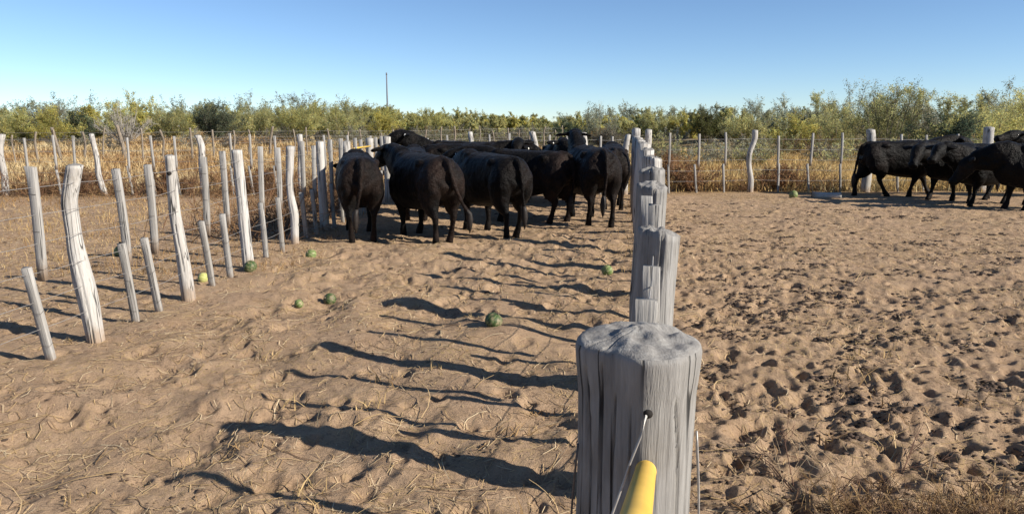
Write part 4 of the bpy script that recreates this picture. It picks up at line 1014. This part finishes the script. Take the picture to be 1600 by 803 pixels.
# front row of shrubs one can tell apart
def shrub_obj(px, dD, k, wfac, style, col, tcol, nleaf, label, seed, h=None, name='shrub', nst=16, nsub=18):
    D = dfront(px) + dD; x, y = place(px, D)
    hh = h if h else height_for(px, D, x, y, k)
    lf, tw = shrub(hh, hh * wfac, nst, nsub, int(nleaf * 2.2), 0.0010 * D + 0.018, col, tcol, style, seed)
    root = empty(name, (x, y, float(macro(x, y)) - 0.02)); tag(root, label, 'shrub', 'shrubs in the front row of the scrub')
    if nleaf: link('crown', np_mesh('crown', lf[0], lf[1], [M['leaf']], {'col': lf[2]}), root)
    link('branches', np_mesh('branches', tw[0], [tw[2], tw[1]], [M['twig']], {'col': tw[3]}), root)
    return root
shr = [
    (-20, 0, .86, 1.5, 'feather', OLIVE, TW, 5200, 'olive green shrub at the left edge of the photo'),
    (48, 1, .80, 1.5, 'feather', LIME, TW, 5200, 'low lime green shrub second from the left edge of the photo'),
    (98, 0, .74, 1.5, 'feather', YELL, TW, 5600, 'yellow green shrub under the first feathery tree on the left'),
    (132, 2, .72, .95, 'dense', DARK, TW, 3200, 'small dark green shrub between yellow green shrub and bare grey one'),
    (205, -2, .90, 1.35, 'dead', None, TWG, 0, 'bare grey twiggy dead shrub on the left'),
    (275, 1, .85, 1.5, 'feather', OLIVE, TW, 5200, 'olive shrub right of the bare grey dead shrub'),
    (345, 0, .95, 1.35, 'dense', (0.12, 0.135, 0.085), TW, 5600, 'tall dark grey green shrub behind the left fence'),
    (405, 1, .92, 1.5, 'feather', OLIVE, TW, 5200, 'olive shrub just right of the dark grey green shrub'),
    (470, 0, .90, 1.5, 'feather', LIME, TW, 5400, 'lime tinted shrub above the left fence end, left of leftmost cow'),
    (535, 0, .88, 1.6, 'feather', OLIVE, TW, 5200, 'olive shrub above the leftmost cow'),
    (600, 0, .90, 1.6, 'feather', YELL, TW, 4600, 'yellowish shrub at the foot of the thin pole'),
    (668, 0, .95, 1.9, 'feather', LIME, TW, 4600, 'distant lime green shrub right of the thin pole'),
    (885, -14, .78, 1.25, 'dense', DARK, TW, 5600, 'dark green rounded shrub above the herd in the middle'),
    (935, -6, .96, 1.1, 'feather', PALE, TW, 3000, 'pale feathery shrub right of the dark rounded shrub'),
    (955, -18, 1, 1.6, 'feather', (0.17, 0.155, 0.115), TWG, 3200, 'low grey brown dry shrub behind the raised cow head'),
    (1025, 0, .88, 1.6, 'feather', OLIVE, TW, 5200, 'olive shrub behind the far end of the dividing fence'),
    (1100, 0, .84, 1.5, 'feather', (0.10, 0.105, 0.04), TW, 5200, 'dull green shrub left of the crooked fence post'),
    (1165, 0, .80, 1.5, 'feather', OLIVE, TW, 5200, 'olive shrub directly behind the crooked fence post'),
    (1235, -1, .66, 1.6, 'feather', YELL, TW, 5600, 'low yellow green shrub behind the far right fence'),
    (1300, 1, .80, 1.5, 'feather', OLIVE, TW, 5200, 'olive shrub left of the tall feathery tree on the right'),
    (1382, 0, .96, 1.25, 'feather', (0.125, 0.13, 0.055), TW, 5400, 'tall feathery pale green shrub above the walking cow'),
    (1462, -3, .90, 1.2, 'dense', (0.075, 0.10, 0.062), TW, 6200, 'dark green shrub above the right cattle'),
    (1545, 0, .88, 1.4, 'feather', LIME, TW, 5600, 'lime green shrub right of the dark green shrub'),
    (1612, 1, .92, 1.4, 'feather', YELL, TW, 5600, 'tall yellow green shrub at the right edge of the photo'),
]
for i, a in enumerate(shr):
    shrub_obj(*a, seed=400 + i, h=1.35 if 'low grey brown' in a[8] else None, nst=30 if a[4] == 'dead' else 16, nsub=26 if a[4] == 'dead' else 18)

# dead brown bushes at the feet of the far fences
for i, (bx, by, hh, wf, lb) in enumerate([
    (4.55, 18.75, 0.85, 1.7, 'rust brown dead bush at the fence foot, left of the crooked post'),
    (6.75, 18.95, 0.62, 1.7, 'brown dead bush at the fence foot, right of the crooked post'),
    (4.4, 21.5, 0.95, 1.8, 'reddish dead bush in golden grass behind the far right fence'),
    (7.9, 21.5, 0.6, 2.0, 'low brown bush in golden grass left of the walking cow'),
    (-10.6, 18.2, 0.75, 1.9, 'brown dead bush at the far left fence, nearest the left edge'),
    (-8.3, 18.0, 0.65, 2.0, 'dark brown dead bush behind the nearest bent left post'),
    (-6.1, 18.1, 0.75, 2.0, 'brown tangled bush between middle posts of the far left fence'),
    (-3.9, 18.3, 0.70, 1.9, 'brown tangled bush near the end of the far left fence')]):
    lf, tw = shrub(hh, hh * wf, 22, 22, 2600, 0.035, (0.27, 0.15, 0.075), (0.19, 0.115, 0.07), 'dead', 700 + i)
    root = empty('dead_bush', (bx, by, float(macro(bx, by)) - 0.02)); tag(root, lb, 'bush', 'dead bushes along the far fences')
    link('crown', np_mesh('crown', lf[0], lf[1], [M['leaf']], {'col': lf[2]}), root)
    link('branches', np_mesh('branches', tw[0], [tw[2], tw[1]], [M['twig']], {'col': tw[3]}), root)
